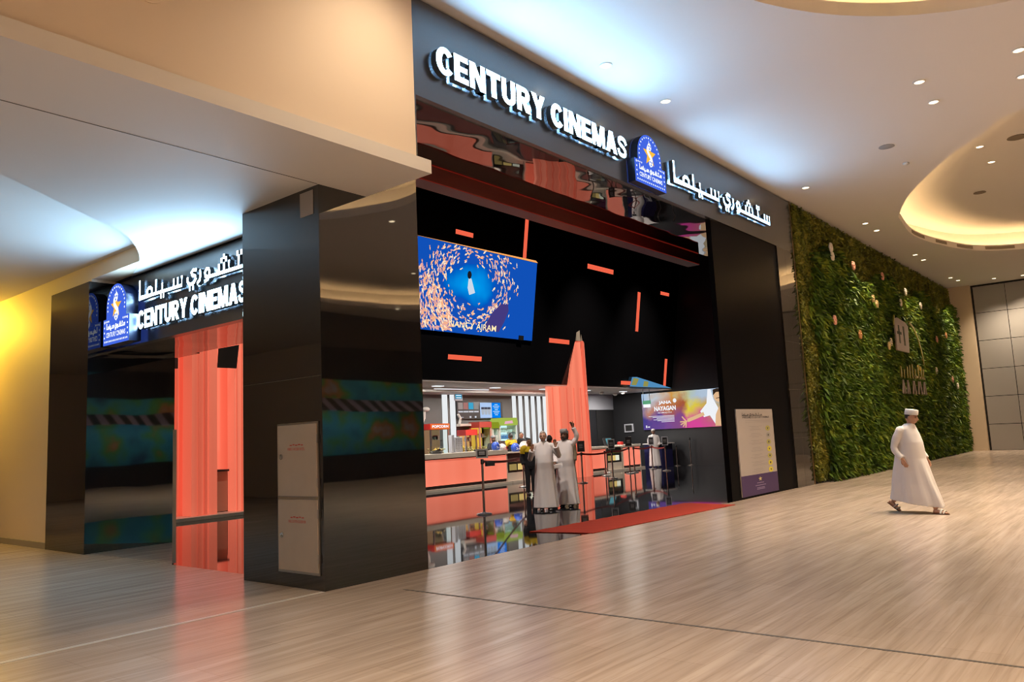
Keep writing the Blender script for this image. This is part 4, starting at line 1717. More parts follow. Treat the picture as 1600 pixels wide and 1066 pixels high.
DL = [
    (5.35, -0.81, 'first downlight from the left in the ceiling along the lit front fascia', 250),
    (7.39, -0.83, 'second downlight from the left in the ceiling along the lit front fascia', 250),
    (14.98, -0.83, 'downlight in the ceiling over the right end of the front fascia', 620),
    (20.24, -0.87, 'left one of the nearest pair of downlights over the green wall', 620),
    (21.52, -0.87, 'right one of the nearest pair of downlights over the green wall', 620),
    (26.81, -0.85, 'left one of the middle pair of downlights over the green wall', 620),
    (28.15, -0.85, 'right one of the middle pair of downlights over the green wall', 620),
    (33.59, -0.79, 'left one of the farthest pair of downlights over the green wall', 620),
    (34.66, -0.90, 'right one of the farthest pair of downlights over the green wall', 620),
    (35.63, -2.18, 'downlight over the grey end wall, nearer the cream pier', 620),
    (35.90, -3.26, 'downlight over the grey end wall at the right edge of the photo', 620),
    (10.09, -4.63, 'left one of the pair of downlights in the middle of the ceiling', L_SPOT),
    (11.32, -4.62, 'right one of the pair of downlights in the middle of the ceiling', L_SPOT),
    (9.98, -6.21, 'upper one of the two downlights cut by the right edge of the photo', L_SPOT),
    (11.27, -6.12, 'lower one of the two downlights at the right edge of the photo', L_SPOT),
]
for x, y, lb, w_ in DL:
    make_downlight(lb, x, y, HC, w_, spot=1.15 if y > -1.0 else 1.9)
for x, y, lb in ((17.65, -4.51, 'left one of two downlights inside the right oval recess'), (19.33, -4.53, 'right one of two downlights inside the right oval recess')):
    make_downlight(lb, x, y, HC + 0.8, L_SPOT)
# unseen downlights outside the frame, added as fill for the hall
k = 0
for x in (-16, -12, -8, -4, 0.5, 5, 9, 14, 19, 24, 29, 33):
    for y in (-13.2, -19.5):
        make_downlight('added warm fill downlight out of frame in the mall ceiling', x, y, HC, L_SPOT * (1.0 if y > -15 else 0.3), group='downlights of the hall behind the camera')
for x, y, w_ in ((-0.1, -2.3, 480), (-9.5, -4.2, 150), (24.5, -13.0, L_SPOT), (-3.6, -12.4, L_SPOT), (8.9, -8.6, L_SPOT), (-4.35, -6.4, L_SPOT * 1.6), (-4.35, -9.2, L_SPOT * 1.5)):  # first follows the pool on the bulkhead; last two added to brighten the floor
    make_downlight('added warm fill downlight out of frame in the mall ceiling', x, y, HC, w_, group='downlights of the hall behind the camera')
for x, y in ((-4.0, 9.0), (-4.0, 15.0), (-4.0, 21.0)):
    make_downlight('warm downlight out of frame in the side corridor ceiling', x, y, 4.97, 330, group='downlights of the side corridor')

mb = MB()
mb.lathe([(0.001, 0.0), (0.16, 0.0), (0.17, -0.010), (0.15, -0.016), (0.001, -0.018)], (13.31, -3.25, HC), n=28, cap=False)
tag(obj('ceiling_speaker', mb, M['grille'], smooth=True), 'round grey speaker grille in the ceiling between the sign and the oval recess', 'speaker')
mb = MB()
mb.lathe([(0.001, 0.0), (0.07, 0.0), (0.075, -0.03), (0.05, -0.05), (0.001, -0.055)], (14.92, -3.28, HC), n=20, cap=False)
tag(obj('smoke_detector', mb, M['plastic_white'], smooth=True), 'small white smoke detector on the ceiling beside the grey speaker', 'detector')
mb = MB()
mb.lathe([(0.001, 0.0), (0.22, 0.0), (0.23, -0.012), (0.001, -0.018)], (17.6, -5.35, HC + 0.8), n=24, cap=False)
tag(obj('ceiling_vent', mb, M['vent'], smooth=True), 'dark round vent inside the right oval recess beside its downlights', 'vent')
mb = MB()
mb.lathe([(0.001, 0.0), (0.17, 0.0), (0.18, -0.012), (0.001, -0.016)], (22.5, -3.75, HC + 0.8), n=24, cap=False)
tag(obj('ceiling_vent', mb, M['vent'], smooth=True), 'dark round vent low in the middle of the right oval recess', 'vent')
# air slots in the lip of the right recess
rp = COVES['right']
lp = [Vector((p[0], p[1], 0)) for p in rp]
slots = [(23.0, -1.60, 24.6, -1.62, 'first'), (25.0, -1.70, 26.6, -2.12, 'second'), (26.9, -2.25, 28.1, -2.72, 'third'), (28.35, -2.9, 29.2, -3.95, 'fourth')]
for x0, y0, x1, y1, nm in slots:
    seg = [p for p in lp if x0 <= p.x <= x1 and p.y > -5]
    if len(seg) < 2:
        continue
    mb = MB()
    nn = len(seg)
    inn = []
    for i, p in enumerate(seg):
        d = (seg[min(i + 1, nn - 1)] - seg[max(i - 1, 0)]).normalized()
        inn.append(p + Vector((d.y, -d.x, 0)) * 0.004)
    mb.add([(p.x, p.y, HC + 0.06) for p in inn] + [(p.x, p.y, HC + 0.17) for p in inn], [(i, i + 1, nn + i + 1, nn + i) for i in range(nn - 1)])
    so = obj('air_slot', mb, M['vent'])
    sm = so.modifiers.new('solid', 'SOLIDIFY')
    sm.thickness = 0.003
    tag(so, nm + ' dark air slot from the left in the lip of the right oval recess', 'vent')
# far yellow lamp in the side corridor
t = thing('wall_washer', 'yellow wall washer in the side corridor, out of frame at left', 'light', loc=(-0.6, 13.0, 4.90))
mb = MB()
mb.box(-0.75, 12.7, 4.86, -0.45, 13.3, 4.96)
obj('housing', mb, M['plastic_black'], t)
lamp('washer_lamp', 'SPOT', (-0.6, 13.0, 4.75), 900, (1.0, 0.62, 0.05), t, target=(0.25, 11.2, 4.1), size=0.2, spot=2.2, blend=1.0)

# ================================================================== LOBBY
def counter_unit(label, x0, x1, kind='coral', top=1.12, th=0.10, depth=0.75, y=11.0):
    t = thing('service_counter', label, 'counter', loc=((x0 + x1) / 2, y, 0))
    mb = MB()
    mb.box(x0, y + 0.04, 0.0, x1, y + depth, top - th)
    obj('body', mb, M['dark'], t)
    mb = MB()
    mb.box(x0, y - 0.22, 0.0, x1 - 0.005, y + 0.04, 0.07)
    obj('plinth', mb, M['stonetop'], t)
    if kind == 'coral':
        mb = MB()
        mb.box(x0 + 0.10, y, 0.17, x1 - 0.04, y + 0.04, top - th - 0.03)
        obj('light_panel', mb, M['coral_counter'], t)
        mb = MB()
        mb.box(x0, y - 0.02, 0.07, x0 + 0.09, y + 0.05, top - th)
        mb.box(x1 - 0.04, y - 0.02, 0.07, x1, y + 0.05, top - th)
        obj('end_post', mb, M['stonetop'], t)
    else:
        mb = MB()
        mb.box(x0, y + 0.0, 0.07, x1, y + 0.04, 0.36)
        obj('lower_panel', mb, M['stonetop'], t)
        mb = MB()
        mb.box(x0 + 0.05, y + 0.02, 0.40, x1 - 0.05, y + 0.35, 0.70)
        obj('shelf_back', mb, M['dark'], t)
        for k in range(3):
            a = x0 + 0.12 + (x1 - x0 - 0.3) * k / 3
            mb = MB()
            mb.box(a, y - 0.01, 0.44, a + (x1 - x0) * 0.22, y + 0.25, 0.66)
            obj('shelf_goods', mb, emis('case_glow', (0.85, 0.60, 0.20) if k != 2 else (0.9, 0.9, 0.7), 0.35 if k == 0 else 0.8), t)
        mb = MB()
        mb.box(x0 + 0.02, y - 0.03, 0.72, x1 - 0.02, y + 0.3, 0.74)
        mb.prism([(x0 + 0.02, y - 0.03, 0.74), (x1 - 0.02, y - 0.03, 0.74), (x1 - 0.02, y + 0.12, 1.05), (x0 + 0.02, y + 0.12, 1.05)], (0, 0.012, 0))
        obj('glass_front', mb, M['glass'], t)
        mb = MB()
        mb.box(x0 + 0.1, y + 0.2, 0.98, x1 - 0.1, y + 0.26, 1.0)
        obj('case_lamp', mb, M['led_white'], t)
    mb = MB()
    mb.box(x0, y - 0.06, top - th, x1 - 0.005, y + depth + 0.02, top)
    obj('worktop', mb, M['stonetop'], t, bevel=0.01)
    return t


counter_unit('long coral lit counter with a pale stone top at left of the lobby', 9.6, 16.28, top=1.20, th=0.16)
counter_unit('glass display case counter between the coral counters, left of the two robed men', 16.30, 18.05, 'case', top=1.10, th=0.05)
counter_unit('short coral lit counter end behind the man with both hands raised', 18.10, 19.15, top=1.12)
counter_unit('coral lit counter right of the coral blade column', 20.35, 22.84, top=1.08)
counter_unit('glass display case counter under the small screens right of the blade column', 22.86, 24.05, 'case', top=1.05, th=0.05)
counter_unit('coral lit counter at the far right end of the service line', 24.08, 25.65, top=1.08)

# coral blade column
t = thing('coral_blade_column', 'tall tapering coral lit blade column with pale tips in the lobby middle', 'column', loc=(19.6, 9.9, 0))


def plate(pts, th, y0, y1, x0, x1):
    """plate through (x,z) points whose y slides from y0 at x0 to y1 at x1"""
    mb_ = MB()
    P = [Vector((x, y0 + (y1 - y0) * (x - x0) / (x1 - x0), z)) for x, z in pts]
    mb_.prism(P, (0, th, 0))
    return mb_


def cut(z):   # left edge of the left plate
    return 19.42 - (5.25 - z) * 0.22


obj('left_plate', plate([(17.76, 0.0), (19.93, 0.0), (19.72, 5.25), (cut(5.25), 5.25), (18.96, 3.48), (17.80, 3.46)], 0.10, 10.15, 9.84, 17.8, 19.9), M['coral'], t)
obj('right_plate', plate([(19.90, 0.0), (20.30, 0.0), (20.12, 5.25), (19.70, 5.25)], 0.10, 9.84, 10.05, 19.9, 20.3), M['coral_deep'], t)
tipm = mat('unlit_grey_tip', (0.42, 0.36, 0.28), 0.5)
obj('left_tip', plate([(19.44, 5.255), (19.70, 5.255), (19.68, 5.80), (19.50, 5.80)], 0.10, 9.86, 9.84, 19.4, 19.7), tipm, t)
obj('right_tip', plate([(19.78, 5.255), (20.12, 5.255), (20.08, 5.80), (19.82, 5.80)], 0.10, 9.86, 9.95, 19.8, 20.1), tipm, t)
for k in range(5):
    x = 18.05 + 0.38 * k
    mb = MB()
    y = 10.15 + (9.84 - 10.15) * (x - 17.8) / 2.1
    mb.tube([(x, y - 0.01, 0.02), (x, y - 0.01, 3.42)], 0.03, 8)
    obj('flute', mb, M['coral_deep'], t, smooth=True)
mb = MB()
mb.tube([(20.07, 9.90, 0.02), (20.0, 9.90, 5.2)], [0.045, 0.02], 8)
obj('flute', mb, M['coral'], t, smooth=True)

# coral columns seen through the side entrance
t = thing('coral_wall_column', 'coral lit fluted column seen through the side entrance', 'column', loc=(4.6, 10.9, 0))
mb = MB()
mb.box(4.25, 10.86, 0.09, 4.92, 11.3, 6.0)
obj('shaft', mb, M['coral'], t)
for k, (x, r) in enumerate(((4.42, 0.02), (4.60, 0.045), (4.70, 0.015))):
    mb = MB()
    mb.tube([(x, 10.85, 0.1), (x, 10.85, 5.9)], r, 8)
    obj('flute', mb, M['coral'] if k != 1 else M['coral_deep'], t, smooth=True)
t = thing('coral_wall_panel', 'deep coral lit fluted panel at the left in the side entrance', 'wall panel', loc=(3.3, 11.4, 0))
mb = MB()
mb.box(2.6, 11.4, 0.0, 4.6, 11.5, 6.0)
obj('panel', mb, M['coral_deep'], t)
for k in range(6):
    mb = MB()
    x = 3.35 + 0.16 * k
    mb.tube([(x, 11.39, 0.02), (x, 11.39, 5.9)], 0.05 if k % 2 else 0.03, 8)
    obj('flute', mb, M['coral_deep'], t, smooth=True)
t = thing('coral_wall_panel', 'bright coral lit panel behind the stone desk in the side entrance', 'wall panel', loc=(5.6, 11.9, 0))
mb = MB()
mb.box(4.95, 12.0, 1.12, 6.4, 12.1, 6.0)
obj('panel', mb, M['coral'], t)
t = thing('coral_wall_column', 'coral lit column half hidden by the corner pillar in the side entrance', 'column', loc=(6.0, 11.0, 0))
mb = MB()
mb.box(5.46, 10.96, 0.09, 7.4, 11.3, 6.0)
obj('shaft', mb, M['coral'], t)
for k, x in enumerate((5.52, 5.66)):
    mb = MB()
    mb.tube([(x, 10.95, 0.1), (x, 10.95, 5.9)], 0.02, 8)
    obj('flute', mb, M['coral_deep'], t, smooth=True)
t = thing('stone_desk', 'stone fronted desk with a black top between the coral columns of the side entrance', 'desk', loc=(5.3, 11.3, 0))
mb = MB()
mb.box(4.93, 11.30, 0.10, 5.45, 11.9, 1.10)
obj('front', mb, mat('tan_stone', (0.44, 0.30, 0.22), 0.4), t)
mb = MB()
mb.box(4.92, 11.22, 1.10, 5.46, 11.95, 1.15)
obj('worktop', mb, M['plastic_black'], t)
mb = MB()
mb.box(3.55, 10.62, 0.0, 8.0, 11.3, 0.085)
tag(obj('stone_plinth', mb, M['stonetop'], bevel=0.005), 'low pale stone plinth under the coral columns of the side entrance', 'plinth')
mb = MB()
mb.prism([(4.93, 10.80, 4.20), (5.50, 10.80, 4.33), (5.46, 10.86, 3.72), (4.93, 10.86, 3.72)], (0, 0.03, 0))
tag(obj('wall_monitor', mb, M['plastic_black'], bevel=0.004), 'black square monitor on the right coral column of the side entrance', 'monitor')
mb = MB()
mb.box(3.62, 11.26, 3.70, 4.10, 11.34, 4.02)
tag(obj('wall_monitor', mb, M['plastic_black'], bevel=0.004), 'black square monitor on the deep coral panel at left of the side entrance', 'monitor')

# white light slats on the back wall
for x0, wd in ((15.62, 0.27), (16.05, 0.27)):
    mb = MB()
    mb.box(x0, 13.51, 0.9, x0 + wd, 13.538, 3.42)
    obj('wall_light', mb, M['led_white'], label='%s white light slat of the pair left of the menu screens' % ('left' if x0 < 16 else 'right'), cat='light slat', group='white light slats on the back wall')
ordn = ['first', 'second', 'third', 'fourth', 'fifth', 'sixth', 'seventh']
for k in range(7):
    x0 = 19.78 + 0.425 * k
    mb = MB()
    mb.box(x0, 13.51, 0.9, x0 + 0.23, 13.538, 3.48)
    obj('wall_light', mb, M['led_white'], label=ordn[k] + ' white light slat from the left in the row of seven', cat='light slat', group='white light slats on the back wall')

# menu screens
t = thing('menu_screen', 'dark menu screen with four picture tiles on the back wall', 'screen', loc=(17.0, 13.5, 2.75))
mb = MB()
mb.box(16.36, 13.46, 2.42, 17.62, 13.52, 3.10)
obj('case', mb, M['plastic_black'], t)
for k, c in enumerate(((0.36, 0.30, 0.28), (0.40, 0.18, 0.16), (0.05, 0.38, 0.62), (0.30, 0.28, 0.27))):
    mb = MB()
    mb.box(16.42 + 0.30 * k, 13.45, 2.80, 16.68 + 0.30 * k, 13.46, 3.06)
    obj('picture_tile', mb, emis('menu_tile_%d' % k, c, 0.9), t)
mb = MB()
for k in range(4):
    mb.box(16.42 + 0.30 * k, 13.45, 2.68, 16.68 + 0.30 * k, 13.46, 2.73)
mb.box(16.46, 13.45, 2.48, 16.70, 13.46, 2.50)
mb.box(17.05, 13.45, 2.46, 17.14, 13.46, 2.53)
mb.box(17.35, 13.45, 2.46, 17.44, 13.46, 2.53)
obj('menu_lines', mb, emis('menu_white', (0.7, 0.72, 0.8), 0.9), t)
t = thing('menu_screen', 'pale blue menu screen with cups and a bright blue list on the back wall', 'screen', loc=(18.2, 13.5, 2.75))
mb = MB()
mb.box(17.62, 13.46, 2.42, 19.05, 13.52, 3.10)
obj('case', mb, M['plastic_black'], t)
mb = MB()
mb.box(17.68, 13.45, 2.45, 18.38, 13.46, 3.06)
obj('cup_picture', mb, emis('menu_pale', (0.42, 0.58, 0.86), 0.95), t)
mb = MB()
mb.box(18.38, 13.45, 2.45, 18.92, 13.46, 3.06)
obj('list_panel', mb, emis('menu_blue', (0.0, 0.20, 0.85), 0.95), t)
for k in range(3):
    mb = MB()
    mb.prism([(17.76 + 0.19 * k, 13.448, 2.58), (17.90 + 0.19 * k, 13.448, 2.58), (17.93 + 0.19 * k, 13.448, 2.88), (17.73 + 0.19 * k, 13.448, 2.88)], (0, 0.002, 0), 0)
    mb.box(17.74 + 0.19 * k, 13.4475, 2.80, 17.92 + 0.19 * k, 13.448, 2.88, 1)
    obj('cup', mb, [emis('cup_grey', (0.5, 0.55, 0.62), 0.8), emis('cup_dark', (0.06, 0.06, 0.09), 0.8)], t)
mb = MB()
for k in range(7):
    w_ = 0.10 + 0.05 * ((k * 2) % 3)
    mb.box(18.65 - w_, 13.448, 2.98 - 0.07 * k, 18.65 + w_, 13.449, 3.0 - 0.07 * k)
obj('list_lines', mb, M['logo_white'], t)
t = thing('hanging_sign', 'small square sign with a blue band hung at the left of the menu screens', 'sign', loc=(16.4, 13.3, 3.2))
mb = MB()
mb.box(16.08, 13.30, 3.12, 16.52, 13.33, 3.42)
obj('sign_plate', mb, M['greyboard'], t)
mb = MB()
mb.box(16.12, 13.295, 3.19, 16.48, 13.30, 3.36)
obj('blue_band', mb, emis('sign_cyan', (0.02, 0.30, 0.55), 0.8), t)
mb = MB()
mb.box(16.16, 13.29, 3.30, 16.44, 13.295, 3.33)
mb.box(16.16, 13.29, 3.22, 16.44, 13.295, 3.25)
obj('white_lines', mb, M['logo_white'], t)
t = thing('wall_bracket', 'pale bracket and small shelf under the dark menu screen', 'shelf', loc=(16.4, 13.4, 2.3))
mb = MB()
mb.box(16.34, 13.30, 2.14, 17.35, 13.5, 2.24)
obj('shelf_board', mb, M['stonetop'], t)
mb = MB()
mb.tube([(16.40, 13.40, 2.24), (16.44, 13.38, 2.45), (16.30, 13.36, 2.60)], 0.05, 8)
obj('bracket_arm', mb, M['plastic_white'], t)


# machines behind the counter
def popcorn_machine(label, x0, x1, y0, y1, z0, z1, lit, sign, glow):
    t_ = thing('popcorn_machine', label, 'popcorn machine', loc=((x0 + x1) / 2, (y0 + y1) / 2, z0))
    mb_ = MB()
    mb_.box(x0, y0, z0, x1, y1, z0 + 0.12)
    for (a, b_) in ((x0, y0), (x1 - 0.05, y0), (x0, y1 - 0.05), (x1 - 0.05, y1 - 0.05)):
        mb_.box(a, b_, z0 + 0.12, a + 0.05, b_ + 0.05, z1 - 0.2)
    obj('frame', mb_, M['steel'] if not lit else mat('pinkish_frame', (0.45, 0.20, 0.16), 0.4), t_)
    mb_ = MB()
    mb_.box(x0 - 0.02, y0 - 0.02, z1 - 0.22, x1 + 0.02, y1, z1)
    obj('sign_box', mb_, M['plastic_red'] if not lit else mat('brick_red_box', (0.28, 0.03, 0.02), 0.4), t_)
    if sign:
        mb_ = MB()
        mb_.box(x0 - 0.01, y0 - 0.03, z1 - 0.21, x1 + 0.01, y0 - 0.02, z1 - 0.01)
        obj('lit_sign', mb_, emis('popcorn_sign_red', (0.80, 0.16, 0.03), 0.9), t_)
        text_obj('lettering', 'POPCORN', (x0 + 0.06, y0 - 0.032, z1 - 0.155), UX, UZ, (x1 - x0) - 0.12, 0.10, M['logo_white'], t_, bold=0.04)
    mb_ = MB()
    mb_.box(x0 + 0.05, y1 - 0.08, z0 + 0.12, x1 - 0.05, y1 - 0.05, z1 - 0.22)
    obj('lit_back', mb_, emis('popcorn_glow', glow, 0.8), t_)
    mb_ = MB()
    mb_.lathe([(0.10, 0), (0.15, 0.03), (0.15, 0.14), (0.10, 0.18), (0.001, 0.18)], ((x0 + x1) / 2, (y0 + y1) / 2, z0 + 0.45 * (z1 - z0) + 0.1), n=16)
    obj('kettle', mb_, M['chrome'], t_, smooth=True)
    mb_ = MB()
    for q in range(60):
        mb_.ell((RNG.uniform(x0 + 0.1, x1 - 0.1), RNG.uniform(y0 + 0.08, y1 - 0.15), z0 + 0.14 + 0.22 * RNG.random() ** 1.5), (0.03, 0.03, 0.025), 6, 4)
    tag(obj('popcorn', mb_, mat('popcorn', (0.75, 0.58, 0.28), 0.8), t_, smooth='all'), kind='stuff')
    mb_ = MB()
    mb_.box(x0 + 0.05, y0 + 0.01, z0 + 0.12, x1 - 0.05, y0 + 0.015, z1 - 0.22)
    obj('glass_front', mb_, M['glass'], t_)
    return t_


mb = MB()
mb.box(9.6, 12.85, 0, 19.6, 13.48, 0.98)
tag(obj('back_counter', mb, M['dark'], bevel=0.01), 'dark back counter carrying the popcorn machines and drink coolers', 'counter')
popcorn_machine('steel popcorn machine under a lit red sign at the left edge of the lobby', 14.35, 15.30, 12.9, 13.44, 0.98, 2.25, False, True, (0.30, 0.17, 0.09))
popcorn_machine('brick red popcorn machine full of yellow light beside the drink coolers', 16.98, 17.66, 12.9, 13.44, 0.98, 2.28, True, False, (0.90, 0.52, 0.06))
popcorn_machine('low copper popcorn warmer behind the left cashier', 16.3, 16.92, 13.0, 13.44, 0.98, 2.0, False, False, (0.80, 0.42, 0.14))
t = thing('tall_grey_dispenser', 'grey cup dispenser tower beside the right slat of the pair', 'dispenser', loc=(15.9, 12.0, 1.2))
mb = MB()
mb.box(13.98, 11.35, 1.20, 14.36, 11.60, 1.72)
mb.box(13.86, 11.38, 1.20, 13.98, 11.55, 1.80)
obj('tower', mb, M['greyboard'], t, bevel=0.01)
mb = MB()
for i in range(3):
    for j in range(6):
        mb.ell((14.06 + 0.11 * i, 11.345, 1.27 + 0.075 * j), (0.02, 0.01, 0.02), 8, 5)
obj('nozzles', mb, M['steel'], t)


def cooler(label, x0, x1, z1, header, mhead, sign):
    t_ = thing('drinks_cooler', label, 'cooler', loc=((x0 + x1) / 2, 13.1, 0.98))
    y0, y1 = 12.88, 13.46
    mb_ = MB()
    mb_.box(x0, y0 + 0.05, 0.98, x0 + 0.06, y1, z1)
    mb_.box(x1 - 0.06, y0 + 0.05, 0.98, x1, y1, z1)
    mb_.box(x0, y1 - 0.05, 0.98, x1, y1, z1)
    mb_.box(x0, y0 + 0.05, 0.98, x1, y1, 1.05)
    obj('cabinet', mb_, M['plastic_white'], t_)
    mb_ = MB()
    mb_.prism([(x0 - 0.03, y0, z1), (x1 + 0.03, y0, z1), (x1 + 0.05, y0, z1 + header * 0.5), (x1 + 0.0, y0, z1 + header), (x0 + 0.02, y0, z1 + header), (x0 - 0.05, y0, z1 + header * 0.5)], (0, 0.5, 0))
    obj('lit_header', mb_, mhead, t_)
    if sign:
        mb_ = MB()
        mb_.prism([(x0 + 0.25 + 0.0, y0 - 0.004, z1 + 0.05), (x1 - 0.25, y0 - 0.004, z1 + 0.08), (x1 - 0.30, y0 - 0.004, z1 + 0.19), (x0 + 0.30, y0 - 0.004, z1 + 0.16)], (0, 0.003, 0))
        obj('header_flash', mb_, emis('header_pink', (0.85, 0.45, 0.55), 0.9), t_)
    mb_ = MB()
    mb_.box(x0 + 0.06, y1 - 0.07, 1.05, x1 - 0.06, y1 - 0.05, z1)
    obj('lit_back', mb_, emis('cooler_light', (0.68, 0.88, 0.95), 1.3), t_)
    for k in range(3):
        zz = 1.32 + k * 0.27
        if zz > z1 - 0.2:
            break
        mb_ = MB()
        mb_.box(x0 + 0.06, y0 + 0.08, zz - 0.015, x1 - 0.06, y1 - 0.07, zz)
        obj('shelf', mb_, M['plastic_white'], t_)
        nb = int((x1 - x0 - 0.16) / 0.085)
        for q in range(nb):
            mb_ = MB()
            xx = x0 + 0.12 + q * 0.085
            mb_.lathe([(0.030, 0.0), (0.032, 0.11), (0.014, 0.16), (0.013, 0.19), (0.001, 0.19)], (xx, y0 + 0.18, zz), n=10)
            b_ = obj('drink_bottle', mb_, (mat('bottle_green', (0.35, 0.60, 0.22), 0.3), mat('bottle_blue', (0.10, 0.24, 0.55), 0.3), mat('bottle_clear', (0.60, 0.75, 0.80), 0.2))[k] if q == 0 else lastm, smooth=True)
            lastm = b_.data.materials[0]
            tag(b_, '%s bottle in a row of the %s' % (('green', 'blue', 'pale')[k], 'wide drinks cooler' if sign else 'narrow drinks cooler'), 'bottle', '%s bottles in the %s' % (('green', 'blue', 'pale')[k], 'wide cooler' if sign else 'narrow cooler'))
    mb_ = MB()
    mb_.box(x0 + 0.02, y0 + 0.02, 1.03, x1 - 0.02, y0 + 0.03, z1)
    d = obj('door', mb_, M['glass'], t_)
    mb_ = MB()
    mb_.box(x1 - 0.16, y0 - 0.02, 1.25, x1 - 0.13, y0 + 0.02, 1.75)
    obj('handle', mb_, M['plastic_white'], d)
    return t_


limeh = emis('cooler_header_lime', (0.40, 0.52, 0.08), 0.85)
cooler('narrow drinks cooler with a plain lime header behind the counter', 17.78, 18.10, 2.02, 0.24, emis('lime_dark', (0.28, 0.34, 0.02), 0.8), False)
cooler('wide glass drinks cooler with a rounded lime header and pink flash', 18.20, 19.25, 2.12, 0.30, limeh, True)
# wall fitting at the far left
t = thing('wall_fan', 'pale swivel wall fitting above the steel popcorn machine', 'fitting', loc=(14.5, 13.6, 2.5))
mb = MB()
mb.tube([(14.55, 13.6, 2.28), (14.62, 13.5, 2.50), (14.60, 13.45, 2.72)], [0.09, 0.07, 0.06], 10)
obj('arm', mb, M['plastic_white'], t, smooth=True)
mb = MB()
mb.ell((14.66, 13.42, 2.80), (0.17, 0.12, 0.09), 14, 8)
obj('head', mb, M['plastic_white'], t, smooth='all')

# goods on the counter
t = thing('snack_basket', 'dark basket of gold wrapped snacks on the left counter', 'basket', loc=(13.0, 11.4, 1.2))
mb = MB()
mb.lathe([(0.16, 0.0), (0.22, 0.10), (0.20, 0.10), (0.15, 0.02), (0.001, 0.02)], (13.05, 11.3, 1.20), n=18)
obj('basket', mb, M['plastic_black'], t, smooth=True)
for k in range(14):
    mb = MB()
    a = k * 2.4
    mb.ell((13.05 + 0.12 * math.cos(a) * (k % 3) / 2, 11.3 + 0.10 * math.sin(a), 1.30 + 0.02 * (k % 4)), (0.06, 0.03, 0.035), 8, 5, Matrix.Rotation(a, 3, 'Z'))
    g_ = obj('wrapped_snack', mb, M['gold'] if k % 2 else M['plastic_black'], smooth='all')
    tag(g_, '%s wrapped snack in the dark basket on the left counter' % ('gold' if k % 2 else 'black'), 'snack', '%s snacks in the counter basket' % ('gold' if k % 2 else 'black'))
t = thing('card_terminal', 'black flat card reader lying on the left counter', 'terminal', loc=(15.0, 11.3, 1.2))
mb = MB()
mb.box(14.95, 11.15, 1.20, 15.55, 11.4, 1.27)
obj('case', mb, M['plastic_black'], t, bevel=0.02)
mb = MB()
mb.box(15.0, 11.18, 1.271, 15.25, 11.36, 1.275)
obj('display', mb, M['grille'], t)


def helmet(label, x, y, z, r, m1, m2):
    t_ = thing('helmet_bucket', label, 'bucket', loc=(x, y, z))
    mb_ = MB()
    prof = [(r * 0.70, 0.0), (r * 0.95, r * 0.35), (r, r * 0.85), (r * 0.9, r * 1.3), (r * 0.6, r * 1.68), (r * 0.25, r * 1.85), (0.001, r * 1.88)]
    mb_.lathe(prof, (x, y, z), n=20)
    obj('shell', mb_, m1, t_, smooth='all')
    mb_ = MB()
    for s in (-0.5, 0.0, 0.5):
        mb_.tube([(x + s * r, y - r * 0.75, z + r * 0.45), (x + s * r * 1.1, y - r * 1.25, z + r * 0.5), (x + s * r, y - r * 0.8, z + r * 0.9)], r * 0.06, 6)
    obj('face_guard', mb_, m2, t_)
    mb_ = MB()
    mb_.ell((x + r * 0.35, y - r * 0.85, z + r * 1.0), (r * 0.28, r * 0.2, r * 0.28), 10, 6)
    obj('badge', mb_, m2, t_, smooth='all')
    return t_


helmet('dark blue helmet shaped popcorn bucket on the counter left of the hatted man', 15.98, 11.25, 1.20, 0.16, M['plastic_blue'], M['plastic_white'])
helmet('white and red helmet shaped popcorn bucket beside the dark blue one', 16.45, 11.35, 1.10, 0.17, M['plastic_white'], M['plastic_red'])
helmet('blue helmet shaped popcorn bucket before the second cashier', 17.15, 11.3, 1.10, 0.17, M['plastic_blue'], M['plastic_white'])
helmet('white helmet shaped popcorn bucket beside the man in the black shirt', 17.75, 11.35, 1.10, 0.20, M['plastic_white'], M['plastic_red'])
helmet('black helmet shaped bucket on the short coral counter', 18.55, 11.3, 1.12, 0.14, M['plastic_black'], M['steel'])


def till(label, x, y, z, w, rz=0.0):
    t_ = thing('till_screen', label, 'till', loc=(x, y, z), rz=rz)
    mb_ = MB()
    mb_.box(-w * 0.35, -0.10, 0.0, w * 0.35, 0.10, 0.03)
    mb_.tube([(0, 0.03, 0.02), (0, 0.03, 0.2)], 0.03, 8)
    obj('stand', mb_, M['plastic_black'], t_, local=True)
    mb_ = MB()
    mb_.prism([(-w / 2, -0.02, 0.12), (w / 2, -0.02, 0.12), (w / 2, 0.06, 0.42), (-w / 2, 0.06, 0.42)], (0, 0.03, 0))
    obj('screen', mb_, M['plastic_black'], t_, local=True, bevel=0.006)
    return t_


till('black till screen on the counter beside the second cashier', 16.75, 11.55, 1.10, 0.36)
till('black till screen above the coral counter right of the blade column', 20.9, 11.5, 1.08, 0.42)
t = thing('tablet_stand', 'lit blue tablet on a stand on the right display case', 'tablet', loc=(23.4, 11.3, 1.05))
mb = MB()
mb.prism([(23.1, 11.2, 1.05), (23.75, 11.2, 1.05), (23.75, 11.3, 1.42), (23.1, 11.3, 1.42)], (0, 0.03, 0))
obj('case', mb, M['plastic_black'], t)
mb = MB()
mb.prism([(23.28, 11.195, 1.13), (23.72, 11.195, 1.13), (23.72, 11.28, 1.39), (23.28, 11.28, 1.39)], (0, 0.004, 0))
obj('display', mb, emis('tablet_blue', (0.12, 0.36, 0.42), 0.8), t)
mb = MB()
mb.lathe([(0.13, 0), (0.15, 0.08), (0.12, 0.14), (0.001, 0.15)], (24.5, 11.3, 1.08), n=16)
tag(obj('red_tub', mb, M['plastic_red'], smooth=True), 'low red tub on the far right coral counter', 'tub')
